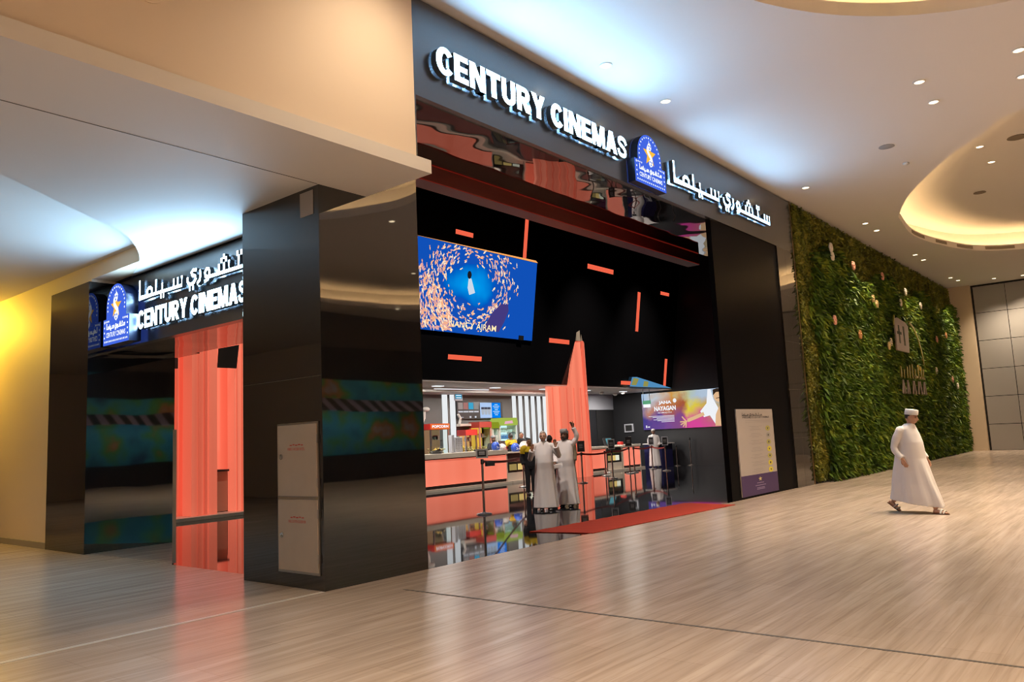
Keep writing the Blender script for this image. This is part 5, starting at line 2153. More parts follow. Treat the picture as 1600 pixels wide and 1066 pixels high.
t = thing('acrylic_holder', 'clear leaflet holder on the far right coral counter', 'holder', loc=(25.2, 11.3, 1.08))
mb = MB()
mb.box(25.1, 11.25, 1.08, 25.4, 11.4, 1.12)
mb.box(25.25, 11.3, 1.12, 25.45, 11.33, 1.42)
obj('holder', mb, M['plastic_white'], t)
t = thing('info_stand', 'tall pale blue notice panel on the counter beside the blade column', 'sign', loc=(21.6, 11.8, 1.08))
mb = MB()
mb.box(21.25, 11.66, 1.08, 22.25, 11.70, 2.22)
obj('panel', mb, mat('pale_blue_print', (0.36, 0.42, 0.52), 0.6), t)
mb = MB()
for k in range(12):
    mb.box(21.5, 11.655, 2.05 - 0.07 * k, 22.1 - 0.06 * (k % 3), 11.66, 2.07 - 0.07 * k)
obj('print_lines', mb, mat('steel_blue_print', (0.12, 0.17, 0.28), 0.6), t)
t = thing('wall_frame', 'small pale framed notice on the dark right lobby wall', 'frame', loc=(27.45, 12.6, 1.8))
mb = MB()
mb.box(27.44, 12.35, 1.62, 27.5, 12.85, 2.02)
obj('frame', mb, M['greyboard'], t)
mb = MB()
mb.box(27.435, 12.42, 1.68, 27.44, 12.78, 1.96)
obj('print', mb, M['dark'], t)

# ceiling fittings over the counter
for i, (x, y) in enumerate(((24.6, 12.2), (26.4, 12.6), (25.8, 11.8))):
    mb = MB()
    mb.lathe([(0.001, 0.0), (0.10, 0.0), (0.12, -0.05), (0.08, -0.11), (0.001, -0.13)], (x, y, 3.50), n=16, cap=False)
    tag(obj('ceiling_camera', mb, M['plastic_white'], smooth=True), '%s white dome camera under the lobby counter ceiling at right' % ('first', 'third', 'second')[i], 'camera')
t = thing('ceiling_light_line', 'diagonal white light line crossing the counter ceiling at left', 'light', loc=(14.5, 12.0, 3.48))
mb = MB()
mb.prism([(12.9, 11.2, 3.34), (12.98, 11.2, 3.34), (17.0, 12.35, 3.46), (16.9, 12.35, 3.46)], (0, 0, 0.03))
obj('diffuser', mb, M['led_white'], t)
for i, x in enumerate((10.5, 13.5, 16.5, 19.5, 22.5, 25.5)):
    lampt = thing('counter_ceiling_light', '%s square light in the white ceiling over the counter' % ordn[i], 'light', loc=(x, 11.6, 3.49))
    mb = MB()
    mb.box(x - 0.2, 11.5, 3.47, x + 0.2, 11.7, 3.498)
    obj('diffuser', mb, M['led_white'], lampt)
    lamp('counter_lamp', 'AREA', (x, 11.6, 3.45), 130, (1.0, 0.93, 0.84), lampt, target=(x, 11.601, 0), size=0.4)

# unseen fill lamps added high in the lobby to brighten men, counters, plinth
for i, (x, y, tx, ty) in enumerate(((4.2, 2.5, 8.3, 3.2), (6.0, 2.5, 9.1, 3.2), (11.0, 5.0, 12.6, 10.6), (14.5, 5.5, 16.3, 10.6), (18.5, 6.0, 21.0, 10.6), (23.0, 6.5, 25.0, 10.6), (4.6, 8.2, 5.0, 10.7))):
    lt = thing('lobby_fill_light', '%s added fill lamp high under the black lobby ceiling' % ordn[i], 'downlight', loc=(x, y, 10.39))
    mb = MB()
    mb.lathe([(0.001, 0.0), (0.10, 0.0), (0.10, -0.06), (0.08, -0.06), (0.001, -0.03)], (x, y, 10.39), n=20, cap=False)
    obj('housing', mb, M['plastic_black'], lt, smooth=True)
    lamp('lobby_fill_lamp', 'SPOT', (x, y, 10.30), 2200 if i < 6 else 1100, (1.0, 0.86, 0.74), lt, target=(tx, ty, 1.0), size=0.10, spot=1.0, blend=0.9)

# podium desk at the far right
t = thing('podium_desk', 'dark blue podium desk with a pale top beside the far usher', 'desk', loc=(26.6, 10.8, 0))
mb = MB()
mb.box(26.2, 10.2, 0.0, 27.2, 11.1, 1.02)
obj('body', mb, mat('navy_laminate', (0.02, 0.02, 0.09), 0.4), t)
mb = MB()
mb.box(26.15, 10.1, 1.02, 27.25, 11.15, 1.06)
obj('worktop', mb, M['whitepaint'], t)

# ================================================================== PEOPLE
def R3(yaw=0.0, pitch=0.0, roll=0.0):
    return Matrix.Rotation(yaw, 3, 'Z') @ Matrix.Rotation(pitch, 3, 'X') @ Matrix.Rotation(roll, 3, 'Y')


def head_surface(scale=1.0, nu=40, nv=28):
    """unit head facing +y, centre at eye height: list of points and faces, with the directions used"""
    dirs, fs = [], []
    dirs.append(Vector((0, 0, -1)))
    for j in range(1, nv):
        tt = -PI / 2 + PI * j / nv
        for i in range(nu):
            a = 2 * PI * i / nu
            dirs.append(Vector((math.cos(tt) * math.cos(a), math.cos(tt) * math.sin(a), math.sin(tt))))
    dirs.append(Vector((0, 0, 1)))
    for i in range(nu):
        fs.append((0, 1 + (i + 1) % nu, 1 + i))
    for j in range(nv - 2):
        for i in range(nu):
            a, b = 1 + j * nu + i, 1 + j * nu + (i + 1) % nu
            fs.append((a, b, b + nu, a + nu))
    top = len(dirs) - 1
    for i in range(nu):
        fs.append((1 + (nv - 2) * nu + i, 1 + (nv - 2) * nu + (i + 1) % nu, top))
    pts = []
    for d in dirs:
        x, y, z = d
        p = Vector((0.077 * x, 0.098 * y, 0.120 * z))
        if z < 0:
            k = (-z) ** 1.4
            p.x *= 1 - 0.26 * k
            if y > 0:
                p.y += 0.020 * (-z) * (1 + z) * 2.2
            else:
                p.y *= 1 - 0.35 * k
        if y > 0.35:
            p.y += 0.030 * math.exp(-((x / 0.16) ** 2) - ((z + 0.18) / 0.20) ** 2)
            p.y += 0.010 * math.exp(-((x / 0.12) ** 2) - ((z - 0.02) / 0.20) ** 2)
            p.y += 0.005 * math.exp(-((x / 0.6) ** 2) - ((z - 0.24) / 0.10) ** 2)
            p.y -= 0.010 * math.exp(-(((abs(x) - 0.40) / 0.17) ** 2) - ((z - 0.08) / 0.12) ** 2)
            p.y += 0.007 * math.exp(-((x / 0.30) ** 2) - ((z + 0.50) / 0.10) ** 2)
            p.y += 0.008 * math.exp(-((x / 0.25) ** 2) - ((z + 0.80) / 0.16) ** 2)
        pts.append(p * scale)
    return dirs, pts, fs


def smooth_path(pts, rs, n=4):
    q = catmull([tuple(p) + (r,) for p, r in zip(pts, rs)], n, False)
    return [Vector(a[:3]) for a in q], [a[3] for a in q]


def add_hand(mb, wrist, d, palm, side, curl=0.5, point=False, s=1.0):
    """palm with four fingers of unequal length and a thumb; d runs wrist to knuckles, palm is the palm normal"""
    d = Vector(d).normalized()
    pn = (Vector(palm) - d * Vector(palm).dot(d)).normalized()
    a = d.cross(pn) * side
    W0 = Vector(wrist)
    rings = []
    for tt, w, h in ((-0.01, 0.026, 0.020), (0.025, 0.034, 0.017), (0.06, 0.041, 0.016), (0.09, 0.040, 0.014)):
        c = W0 + d * tt * s
        rings.append([c + (a * math.cos(2 * PI * k / 12) * w + pn * math.sin(2 * PI * k / 12) * h) * s for k in range(12)])
    mb.rings(rings)
    for i, (off, L) in enumerate(((0.030, 0.070), (0.010, 0.080), (-0.010, 0.075), (-0.029, 0.058))):
        b = W0 + (d * 0.082 + a * off) * s
        cu = curl
        if point and i > 0:
            cu = 1.3
        if point and i == 0:
            cu = 0.05
        p = [b]
        dd = d + a * off * 2.0
        for seg in range(3):
            dd = (dd.normalized() + pn * cu * 0.55).normalized()
            p.append(p[-1] + dd * L * s * (0.42, 0.33, 0.25)[seg])
        mb.tube(p, [0.0092 * s, 0.0088 * s, 0.0080 * s, 0.0066 * s], 8)
    b = W0 + (d * 0.02 + a * 0.026) * s
    dd = (d * 0.75 + a * 0.75 + pn * 0.3).normalized()
    p = [b, b + dd * 0.034 * s, b + (dd * 0.034 + (d * 0.9 + a * 0.3 + pn * 0.4).normalized() * 0.030) * s, b + (dd * 0.034 + (d * 0.9 + a * 0.2 + pn * 0.45).normalized() * 0.054) * s]
    mb.tube(p, [0.013 * s, 0.0115 * s, 0.0105 * s, 0.008 * s], 8)


def person(label, loc, face, h=1.75, skin='skin', robe=None, robe_mat='robe_white', arms=None, head=(0, 0, 0), head_off=(0, 0.02, 0),
           hair='hair', cap=None, beard=False, legs=None, shirt=None, trousers=None, sleeves=True, hands=None, voxel=0.009, feet='sandal', cuffs=0.050, yoke=None, lean=0.0):
    """face: (x,y) the person looks along; local frame is +y forward, +x to the person's right"""
    rz = math.atan2(face[1], face[0]) - PI / 2
    s = h / 1.75
    t = thing('person', label, 'person', loc=loc, rz=rz)
    arms = arms or {}
    A = {}
    for sd, sg in (('r', 1), ('l', -1)):
        dflt = [(0.19 * sg, 0.0, 1.42), (0.24 * sg, -0.03, 1.14), (0.23 * sg, 0.06, 0.90)]
        A[sd] = [Vector(p) * s for p in arms.get(sd, dflt)]
    legs = legs or {'r': [(0.09, 0, 0.92), (0.095, 0.02, 0.50), (0.10, 0.0, 0.085)], 'l': [(-0.09, 0, 0.92), (-0.095, 0.02, 0.50), (-0.10, 0.0, 0.085)]}
    Lg = {k: [Vector(p) * s for p in v] for k, v in legs.items() if len(k) == 1}
    hands = hands or {}
    # ---- body: one closed surface
    mb = MB()
    tor = [(0.80, 0.10, 0.08, 0.0), (0.92, 0.165, 0.115, 0.0), (1.06, 0.15, 0.11, 0.0), (1.22, 0.165, 0.115, 0.0), (1.36, 0.185, 0.105, -0.005), (1.44, 0.15, 0.08, -0.005), (1.48, 0.06, 0.055, 0.0)]
    mb.rings([[Vector((rx * math.cos(2 * PI * k / 20), cy + lean * max(0, z - 0.9) + ry * math.sin(2 * PI * k / 20), z)) * s for k in range(20)] for z, rx, ry, cy in tor])
    hc = (Vector((0, 0, 1.625)) + Vector(head_off)) * s
    nb = Vector((0, lean * 0.53, 1.42)) * s
    mb.tube([nb, nb.lerp(hc, 0.5), hc + Vector((0, -0.012, -0.03)) * s], [0.060 * s, 0.054 * s, 0.052 * s], 14)
    dirs, hp, hf = head_surface(s)
    RT = R3(*head)
    HW = [hc + RT @ p for p in hp]
    mb.add(HW, hf)
    for sg in (1, -1):
        mb.ell(hc + RT @ (Vector((0.076 * sg, -0.010, -0.004)) * s), (0.011 * s, 0.020 * s, 0.031 * s), 10, 8, RT)
    for sd, sg in (('r', 1), ('l', -1)):
        p, r = smooth_path([A[sd][0] - Vector((0.05 * sg, 0, 0)), A[sd][0], A[sd][1], A[sd][2]], [0.055 * s, 0.058 * s, 0.042 * s, 0.029 * s])
        mb.tube(p, r, 12)
        hd = hands.get(sd, {})
        d = Vector(hd.get('dir', A[sd][2] - A[sd][1]))
        add_hand(mb, A[sd][2], d, hd.get('palm', (-sg, 0.2, 0)), sg * (-1), hd.get('curl', 0.45), hd.get('point', False), s)
        p, r = smooth_path(Lg[sd], [0.085 * s, 0.058 * s, 0.040 * s])
        mb.tube(p, r, 12)
    FT = {}
    for sd in ('r', 'l'):
        an = Lg[sd][2]
        kn = Lg[sd][1]
        pit = legs.get(sd + '_pitch', 0.0)
        rot = Matrix.Rotation(pit, 3, 'X')
        FT[sd] = (an, rot)
        rg = []
        for (y, w, hh, zc) in ((-0.055, 0.026, 0.026, -0.045), (-0.02, 0.036, 0.036, -0.040), (0.06, 0.040, 0.028, -0.050), (0.13, 0.046, 0.019, -0.060), (0.175, 0.036, 0.012, -0.066)):
            rg.append([an + rot @ (Vector((w * math.cos(2 * PI * k / 12), y, zc + hh * math.sin(2 * PI * k / 12))) * s) for k in range(12)])
        mb.rings(rg)
    body = remesh(mb, voxel * s, 'body', 1)
    obj('body', body, M[skin], t, local=True, smooth='all')
    # ---- face details
    eyeD, browD = MB(), MB()
    for sg in (1, -1):
        mb = MB()
        e = hc + RT @ (Vector((0.030 * sg, 0.080, 0.010)) * s)
        mb.ell(e, (0.0125 * s, 0.009 * s, 0.0075 * s), 10, 7, RT)
        obj('eye', mb, M['eye'], t, local=True, smooth='all')
        mb = MB()
        mb.tube([hc + RT @ (Vector((x * sg, y, z)) * s) for x, y, z in ((0.012, 0.098, 0.026), (0.030, 0.094, 0.032), (0.050, 0.078, 0.026))], [0.004 * s, 0.005 * s, 0.003 * s], 6)
        obj('eyebrow', mb, M[hair or 'hair'], t, local=True)
    mb = MB()
    mb.tube([hc + RT @ (Vector((x, y, z)) * s) for x, y, z in ((-0.022, 0.086, -0.060), (0, 0.099, -0.060), (0.022, 0.086, -0.060))], [0.003 * s, 0.0055 * s, 0.003 * s], 6)
    obj('mouth', mb, M['lip'], t, local=True)

    def shell(cond, k, nm, m, dy=0.0):
        keep = [i for i, d in enumerate(dirs) if cond(d)]
        ks = set(keep)
        q = MB()
        q.add([hc + RT @ (hp[i] * k + Vector((0, dy, 0)) * s) for i in range(len(hp))], [f for f in hf if all(i in ks for i in f)])
        if not q.f:
            return
        used = sorted({i for f in q.f for i in f})
        mp = {a: b for b, a in enumerate(used)}
        q.v = [q.v[i] for i in used]
        q.f = [[mp[i] for i in f] for f in q.f]
        o = obj(nm, q, M[m], t, local=True, smooth='all')
        sm = o.modifiers.new('solid', 'SOLIDIFY')
        sm.thickness = 0.014 * s
        sm.offset = -1
    if hair:
        shell(lambda d: d.z > 0.62 - 0.05 * d.x or (d.y < 0.30 and d.z > 0.30) or (d.y < 0.05 and d.z > -0.30), 1.055, 'hair', hair)
    if beard:
        shell(lambda d: d.z < -0.30 and d.y > 0.05 and not (abs(d.x) < 0.26 and -0.58 < d.z < -0.42), 1.045, 'beard', hair)
    if cap:
        rg = []
        for z, k in ((0.045, 1.10), (0.048, 1.13), (0.085, 1.13), (0.132, 1.08), (0.140, 1.0), (0.142, 0.6), (0.143, 0.02)):
            rg.append([hc + RT @ (Vector((0.077 * k * math.cos(2 * PI * q / 28), 0.099 * k * math.sin(2 * PI * q / 28) - 0.004, z + 0.010 * math.sin(2 * PI * q / 28) * (1 if z < 0.1 else 0.5))) * s) for q in range(28)])
        mb = MB()
        mb.rings(rg, cap=False)
        o = obj('cap', mb, M[cap], t, local=True, smooth='all')
        sm = o.modifiers.new('solid', 'SOLIDIFY')
        sm.thickness = 0.006
    # ---- clothes
    def sleeve(mb_, sd, r0, r1, end):
        sg = 1 if sd == 'r' else -1
        a = A[sd]
        e = a[1].lerp(a[2], end)
        p, r = smooth_path([a[0] - Vector((0.09 * sg, 0, -0.01)) * s, a[0] + Vector((0, 0, -0.005)), a[1], e], [0.066 * s, 0.068 * s, r0 * s, r1 * s], 5)
        r = [q * (1 + 0.05 * math.sin(i * 1.9)) for i, q in enumerate(r)]
        mb_.tube(p, r, 16)
    if robe:
        mb = MB()
        rings = []
        N_ = 48
        for z, cy, ry, rx, tilt, fold in robe:
            ring = []
            for k in range(N_):
                a = 2 * PI * k / N_
                f = 1 + fold * (0.6 * math.sin(6 * a + z * 2) + 0.4 * math.sin(10 * a + 1.3 + z * 1.5))
                y = ry * math.sin(a) * f
                ring.append(Vector((rx * math.cos(a) * f, cy + y, z - tilt * y)) * s)
            rings.append(ring)
        mb.rings(rings)
        if sleeves:
            for sd in ('r', 'l'):
                sleeve(mb, sd, 0.055, cuffs, 0.93)
        rb = remesh(mb, 0.011 * s, 'robe', 2)
        # fine creases
        obj('robe', rb, M[robe_mat], t, local=True, smooth='all')
    if shirt:
        mb = MB()
        tor2 = [(0.86, 0.19, 0.135), (0.95, 0.185, 0.135), (1.06, 0.175, 0.13), (1.22, 0.19, 0.135), (1.36, 0.215, 0.125), (1.44, 0.17, 0.095), (1.485, 0.085, 0.075)]
        mb.rings([[Vector((rx * math.cos(2 * PI * k / 24), lean * max(0, z - 0.9) + ry * math.sin(2 * PI * k / 24), z)) * s for k in range(24)] for z, rx, ry in tor2])
        for sd in ('r', 'l'):
            sleeve(mb, sd, 0.070, 0.055, 0.85)
        obj('shirt', remesh(mb, 0.012 * s, 'shirt', 2), M[shirt], t, local=True, smooth='all')
        if yoke:
            mb = MB()
            mb.rings([[Vector((rx * math.cos(2 * PI * k / 24), lean * max(0, z - 0.9) + ry * math.sin(2 * PI * k / 24), z)) * s for k in range(24)] for z, rx, ry in ((1.31, 0.222, 0.142), (1.36, 0.228, 0.138), (1.44, 0.182, 0.105), (1.49, 0.092, 0.082))])
            for sd, sg in (('r', 1), ('l', -1)):
                a = A[sd]
                p, r = smooth_path([a[0] - Vector((0.09 * sg, 0, -0.012)) * s, a[0] + Vector((0, 0, 0.0)), a[0].lerp(a[1], 0.55)], [0.090 * s, 0.100 * s, 0.088 * s], 5)
                mb.tube(p, r, 14)
            obj('yoke', remesh(mb, 0.012 * s, 'yoke', 1), M[yoke], t, local=True, smooth='all')
    if trousers:
        mb = MB()
        mb.rings([[Vector((rx * math.cos(2 * PI * k / 24), ry * math.sin(2 * PI * k / 24), z)) * s for k in range(24)] for z, rx, ry in ((0.78, 0.16, 0.12), (0.90, 0.185, 0.13), (1.0, 0.165, 0.12))])
        for sd in ('r', 'l'):
            p, r = smooth_path([Lg[sd][0], Lg[sd][1], Lg[sd][2] + Vector((0, 0, 0.0))], [0.108 * s, 0.082 * s, 0.068 * s], 5)
            mb.tube(p, r, 14)
        obj('trousers', remesh(mb, 0.012 * s, 'trousers', 2), M[trousers], t, local=True, smooth='all')
    for sd in ('r', 'l'):
        an, rot = FT[sd]
        mb = MB()
        out = [(-0.034, -0.06), (0.034, -0.06), (0.040, 0.0), (0.050, 0.10), (0.046, 0.165), (0.02, 0.195), (-0.02, 0.195), (-0.046, 0.165), (-0.050, 0.10), (-0.040, 0.0)]
        if feet == 'sandal':
            mb.prism([an + rot @ (Vector((x, y, -0.084)) * s) for x, y in out], rot @ Vector((0, 0, 0.014 * s)))
            o = obj('sandal', mb, M['leather'], t, local=True)
            for y0, w, zt in ((0.075, 0.05, -0.012), (0.125, 0.052, -0.030)):
                mb2 = MB()
                mb2.tube([an + rot @ (Vector((x, y0 + 0.012 * (1 - (x / w) ** 2), -0.07 + (zt + 0.075) * (1 - (x / w) ** 2))) * s) for x in [w * (k / 5 - 1) for k in range(11)]], 0.008 * s, 6, sx=2.2)
                obj('strap', mb2, M['plastic_white'] if feet == 'sandal' else M['leather'], o, local=True)
        else:
            rg = []
            for (y, w, hh, zc) in ((-0.065, 0.030, 0.045, -0.040), (-0.02, 0.042, 0.048, -0.038), (0.06, 0.048, 0.040, -0.046), (0.14, 0.052, 0.028, -0.058), (0.195, 0.038, 0.018, -0.066)):
                rg.append([an + rot @ (Vector((w * math.cos(2 * PI * k / 12), y, zc + hh * math.sin(2 * PI * k / 12))) * s) for k in range(12)])
            mb.rings(rg)
            obj('shoe', mb, M['plastic_black'], t, local=True, smooth='all')
    return t


ROBE_STAND = [(0.06, 0.0, 0.20, 0.275, 0, 0.085), (0.35, 0.0, 0.182, 0.25, 0, 0.075), (0.65, 0.0, 0.170, 0.230, 0, 0.055), (0.90, 0.01, 0.165, 0.212, 0, 0.028), (1.05, 0.025, 0.165, 0.205, 0, 0.008),
              (1.22, 0.015, 0.150, 0.198, 0, 0.006), (1.36, 0.0, 0.125, 0.200, 0, 0.0), (1.44, -0.005, 0.105, 0.180, 0, 0.0), (1.49, 0.0, 0.088, 0.115, 0, 0.0), (1.525, 0.005, 0.068, 0.070, 0, 0.0)]

# the walker in the hall
ROBE_WALK = [(0.17, 0.0, 0.455, 0.25, 0.15, 0.095), (0.30, 0.0, 0.415, 0.245, 0.12, 0.095), (0.50, -0.02, 0.36, 0.235, 0.08, 0.085), (0.72, -0.03, 0.305, 0.225, 0.04, 0.06), (0.92, -0.035, 0.255, 0.220, 0, 0.012),
             (1.06, -0.025, 0.235, 0.215, 0, 0.006), (1.20, -0.02, 0.215, 0.21, 0, 0.0), (1.34, -0.03, 0.180, 0.200, 0, 0.0), (1.43, -0.025, 0.130, 0.185, 0, 0.0), (1.485, -0.005, 0.105, 0.130, 0, 0.0), (1.525, 0.012, 0.072, 0.074, 0, 0.0)]
person('man in a white robe and white cap walking past the green wall', (9.46, -3.96, 0), (-0.235, -0.972), h=1.76, robe=ROBE_WALK, robe_mat='robe_white', cap='cap', hair='hair',
       head=(0.10, -0.24, 0.0), head_off=(0, 0.055, 0.0),
       arms={'r': [(0.19, -0.08, 1.40), (0.255, -0.17, 1.12), (0.255, -0.04, 0.92)], 'l': [(-0.19, -0.02, 1.40), (-0.24, 0.02, 1.12), (-0.22, 0.14, 0.90)]},
       hands={'r': {'dir': (0, 0.35, -0.9), 'palm': (-1, 0.1, 0), 'curl': 0.55}, 'l': {'dir': (0, 0.3, -0.9), 'palm': (1, 0.1, 0), 'curl': 0.5}},
       legs={'r': [(0.09, 0.0, 0.92), (0.09, 0.16, 0.52), (0.09, 0.36, 0.088)], 'l': [(-0.09, 0.0, 0.92), (-0.09, -0.14, 0.52), (-0.09, -0.46, 0.175)], 'r_pitch': 0.0, 'l_pitch': -0.62},
       voxel=0.007, feet='sandal')

TC = (-0.79, -0.61)   # roughly towards the mall corner
person('man in a pale grey robe with short grey hair and both hands raised', (8.33, 3.22, 0), (-0.81, -0.59), h=1.73, robe=ROBE_STAND, robe_mat='robe_grey', hair='hair_grey', cap=None, skin='skin_fair',
       head=(-0.10, -0.06, 0.04),
       arms={'r': [(0.20, 0.0, 1.40), (0.31, 0.04, 1.13), (0.25, 0.22, 1.34)], 'l': [(-0.20, 0.0, 1.40), (-0.33, 0.06, 1.18), (-0.27, 0.22, 1.41)]},
       hands={'r': {'dir': (-0.1, 0.25, 0.95), 'palm': (-0.2, 0.6, 0.2), 'curl': 0.7}, 'l': {'dir': (0.1, 0.15, 0.95), 'palm': (0.1, 1, 0), 'curl': 0.35}}, feet='shoe', cuffs=0.065)
person('man in a pale grey robe and grey cap pointing up with one arm', (9.10, 3.20, 0), (-0.93, -0.36), h=1.74, robe=ROBE_STAND, robe_mat='robe_grey', hair='hair', cap='cap_grey', skin='skin_dark', beard=True,
       head=(0.05, -0.10, 0.0),
       arms={'l': [(-0.19, 0.0, 1.43), (-0.30, 0.02, 1.58), (-0.24, 0.08, 1.80)], 'r': [(0.19, 0.0, 1.41), (0.24, 0.02, 1.14), (0.20, 0.20, 0.99)]},
       hands={'l': {'dir': (0.25, 0.1, 0.9), 'palm': (0.2, 1, 0), 'point': True}, 'r': {'dir': (-0.2, 0.8, -0.3), 'palm': (-0.6, 0, 0.6), 'curl': 0.5}}, feet='shoe')
# papers held by him
mb = MB()
q = Vector((8.74, 3.16, 0.96))
U_ = Vector((0.62, -0.78, 0.0)).normalized()
V_ = Vector((-0.30, -0.25, -0.40)).normalized()
mb.prism([q - U_ * 0.10, q + U_ * 0.10 + V_ * 0.05 + Vector((0, 0, 0.08)), q + U_ * 0.10 + V_ * 0.19 + Vector((0, 0, 0.08)), q - U_ * 0.10 + V_ * 0.14], (0.001, 0.001, 0.004))
tag(obj('paper_sheet', mb, M['paper']), 'white sheet of paper held between the two robed men', 'paper')

ARM_COUNTER = {'r': [(0.19, 0.0, 1.40), (0.24, 0.10, 1.16), (0.16, 0.32, 1.18)], 'l': [(-0.19, 0.0, 1.40), (-0.24, 0.10, 1.16), (-0.16, 0.32, 1.18)]}
person('man in a beige robe and pale cap behind the pointing man', (12.7, 5.75, 0), (-0.8, -0.5), h=1.72, robe=ROBE_STAND, robe_mat='robe_beige', hair='hair', cap='cap', skin='skin_dark', beard=True, voxel=0.011, feet='shoe')
person('dark haired person in black standing behind the man with raised hands', (12.2, 5.95, 0), (0.2, 1), h=1.64, hair='hair', skin='skin_dark', shirt='blackcloth', trousers='blackcloth', voxel=0.012, feet='shoe')
person('child in a yellow and black top behind the man with raised hands', (12.0, 6.55, 0), (-0.5, -0.8), h=1.58, hair='hair', skin='skin', shirt='blackcloth', yoke='yellowcloth', trousers='blackcloth', voxel=0.012, feet='shoe')
person('cashier in a yellow and black shirt standing at the left counter, seen from behind', (15.1, 12.3, 0), (0.1, 1), h=1.68, hair='hair', skin='skin_dark', shirt='blackcloth', yoke='yellowcloth', trousers='blackcloth', arms=ARM_COUNTER, voxel=0.012, feet='shoe')
person('cashier in a yellow and black shirt behind the display case, seen from behind', (18.0, 12.2, 0), (0.1, 1), h=1.80, hair='hair', skin='skin_dark', shirt='blackcloth', yoke='yellowcloth', trousers='blackcloth', arms=ARM_COUNTER, voxel=0.012, feet='shoe')
person('man in dark clothes and a cap serving before the wide drinks cooler', (17.0, 12.25, 0), (-0.3, -1), h=1.72, hair=None, cap='cap_grey', skin='skin_dark', shirt='blackcloth', trousers='blackcloth', arms=ARM_COUNTER, voxel=0.012, feet='shoe', lean=0.03)
person('man in a black shirt and jeans leaning at the white slats', (18.75, 12.2, 0), (-1, -0.2), h=1.86, hair='hair', skin='skin', shirt='blackcloth', trousers='jeans', voxel=0.012, feet='shoe', lean=0.25, head=(0, -0.2, 0), head_off=(0, 0.13, -0.03))
person('dark clothed person at the counter behind the blade column', (20.85, 12.15, 0), (0.2, -1), h=1.66, hair='hair', skin='skin', shirt='blackcloth', trousers='blackcloth', voxel=0.013, feet='shoe')
person('usher in a white robe and white headcloth beside the dark blue podium', (25.92, 10.42, 0), (-0.7, -0.6), h=1.70, robe=ROBE_STAND, robe_mat='robe_white', hair=None, cap='cap', skin='skin_dark', voxel=0.012, feet='shoe',
       arms={'r': [(0.19, 0.0, 1.40), (0.25, 0.0, 1.15), (0.16, 0.16, 1.02)], 'l': [(-0.19, 0.0, 1.40), (-0.25, 0.0, 1.14), (-0.2, 0.18, 1.02)]})

# ------------------------------------------------------------------ belt barrier posts
def post(label, x, y, h, holder=None, face=(-0.8, -0.6), m='steel'):
    t = thing('barrier_post', label, 'barrier post', loc=(x, y, 0))
    mb = MB()
    mb.lathe([(0.17, 0.0), (0.17, 0.012), (0.15, 0.026), (0.05, 0.04), (0.032, 0.055)], n=28)
    obj('base', mb, M[m], t, local=True, smooth=True)
    mb = MB()
    mb.lathe([(0.026, 0.04), (0.026, h - 0.10)], n=16)
    obj('pole', mb, M[m], t, local=True, smooth=True)
    mb = MB()
    mb.lathe([(0.034, h - 0.11), (0.036, h - 0.10), (0.036, h - 0.01), (0.030, h), (0.001, h)], n=18)
    obj('belt_head', mb, M['plastic_black'], t, local=True, smooth=True)
    if holder:
        w, hh, mm = holder
        f = Vector((face[0], face[1], 0)).normalized()
        u = Vector((-f.y, f.x, 0))
        c = Vector((0, 0, h + 0.02))
        mb = MB()
        mb.prism([c - u * w / 2, c + u * w / 2, c + u * w / 2 + Vector((0, 0, hh)), c - u * w / 2 + Vector((0, 0, hh))], -f * 0.02)
        fr = obj('sign_frame', mb, M[mm], t, local=True)
        mb = MB()
        k = 0.035
        c2 = c + f * 0.002
        mb.prism([c2 - u * (w / 2 - k) + Vector((0, 0, k)), c2 + u * (w / 2 - k) + Vector((0, 0, k)), c2 + u * (w / 2 - k) + Vector((0, 0, hh - k)), c2 - u * (w / 2 - k) + Vector((0, 0, hh - k))], f * 0.001)
        obj('sign_insert', mb, M['plastic_black'], fr, local=True)
        mb = MB()
        c3 = c2 + f * 0.002
        for dz in (0.35, 0.5, 0.62):
            mb.prism([c3 - u * (w * 0.25) + Vector((0, 0, hh * dz)), c3 + u * (w * 0.25) + Vector((0, 0, hh * dz)), c3 + u * (w * 0.25) + Vector((0, 0, hh * dz + 0.02)), c3 - u * (w * 0.25) + Vector((0, 0, hh * dz + 0.02))], f * 0.001)
        obj('sign_print', mb, M['grille'], fr, local=True)
    return t


POSTS = {
    'A': (7.24, 4.08, 1.18, ('grille',), 'barrier post with a sign frame nearest to the corner pillar'),
    'B': (14.6, 8.90, 1.0, None, 'barrier post standing before the glass display case, left of the robed men'),
    'C': (16.3, 7.75, 1.02, ('plastic_black',), 'barrier post with a black sign right of the pointing man'),
    'D': (22.1, 11.0 - 0.5, 0.95, None, 'slim barrier post close to the coral counter right of the blade column'),
    'E': (19.97, 9.21, 0.95, None, 'barrier post without a sign in front of the right coral counter'),
    'F': (18.51, 7.96, 1.02, ('grille',), 'barrier post with a sign before the right display case'),
    'G': (21.4, 9.0, 1.05, ('plastic_black',), 'front one of two barrier posts close together, with a black sign'),
    'K': (22.0, 9.15, 1.03, None, 'rear one of two barrier posts close together'),
    'H': (24.5, 9.75, 1.0, ('greyboard',), 'barrier post with a pale sign in front of the far usher'),
    'I': (22.96, 8.24, 1.0, ('greyboard',), 'barrier post with a pale sign right of the podium, on a bright round base'),
    'J': (27.0, 9.9, 0.95, None, 'barrier post behind the podium side of the queue'),
    'L': (27.2, 9.3, 1.25, None, 'tallest thin post at the right lobby wall'),
}
for k_, (x, y, h_, hold, lb) in POSTS.items():
    hd = None
    if hold:
        hd = (0.26, 0.20, hold[0]) if k_ == 'A' else (0.25, 0.36, hold[0])
    post(lb, x, y, h_, hd)


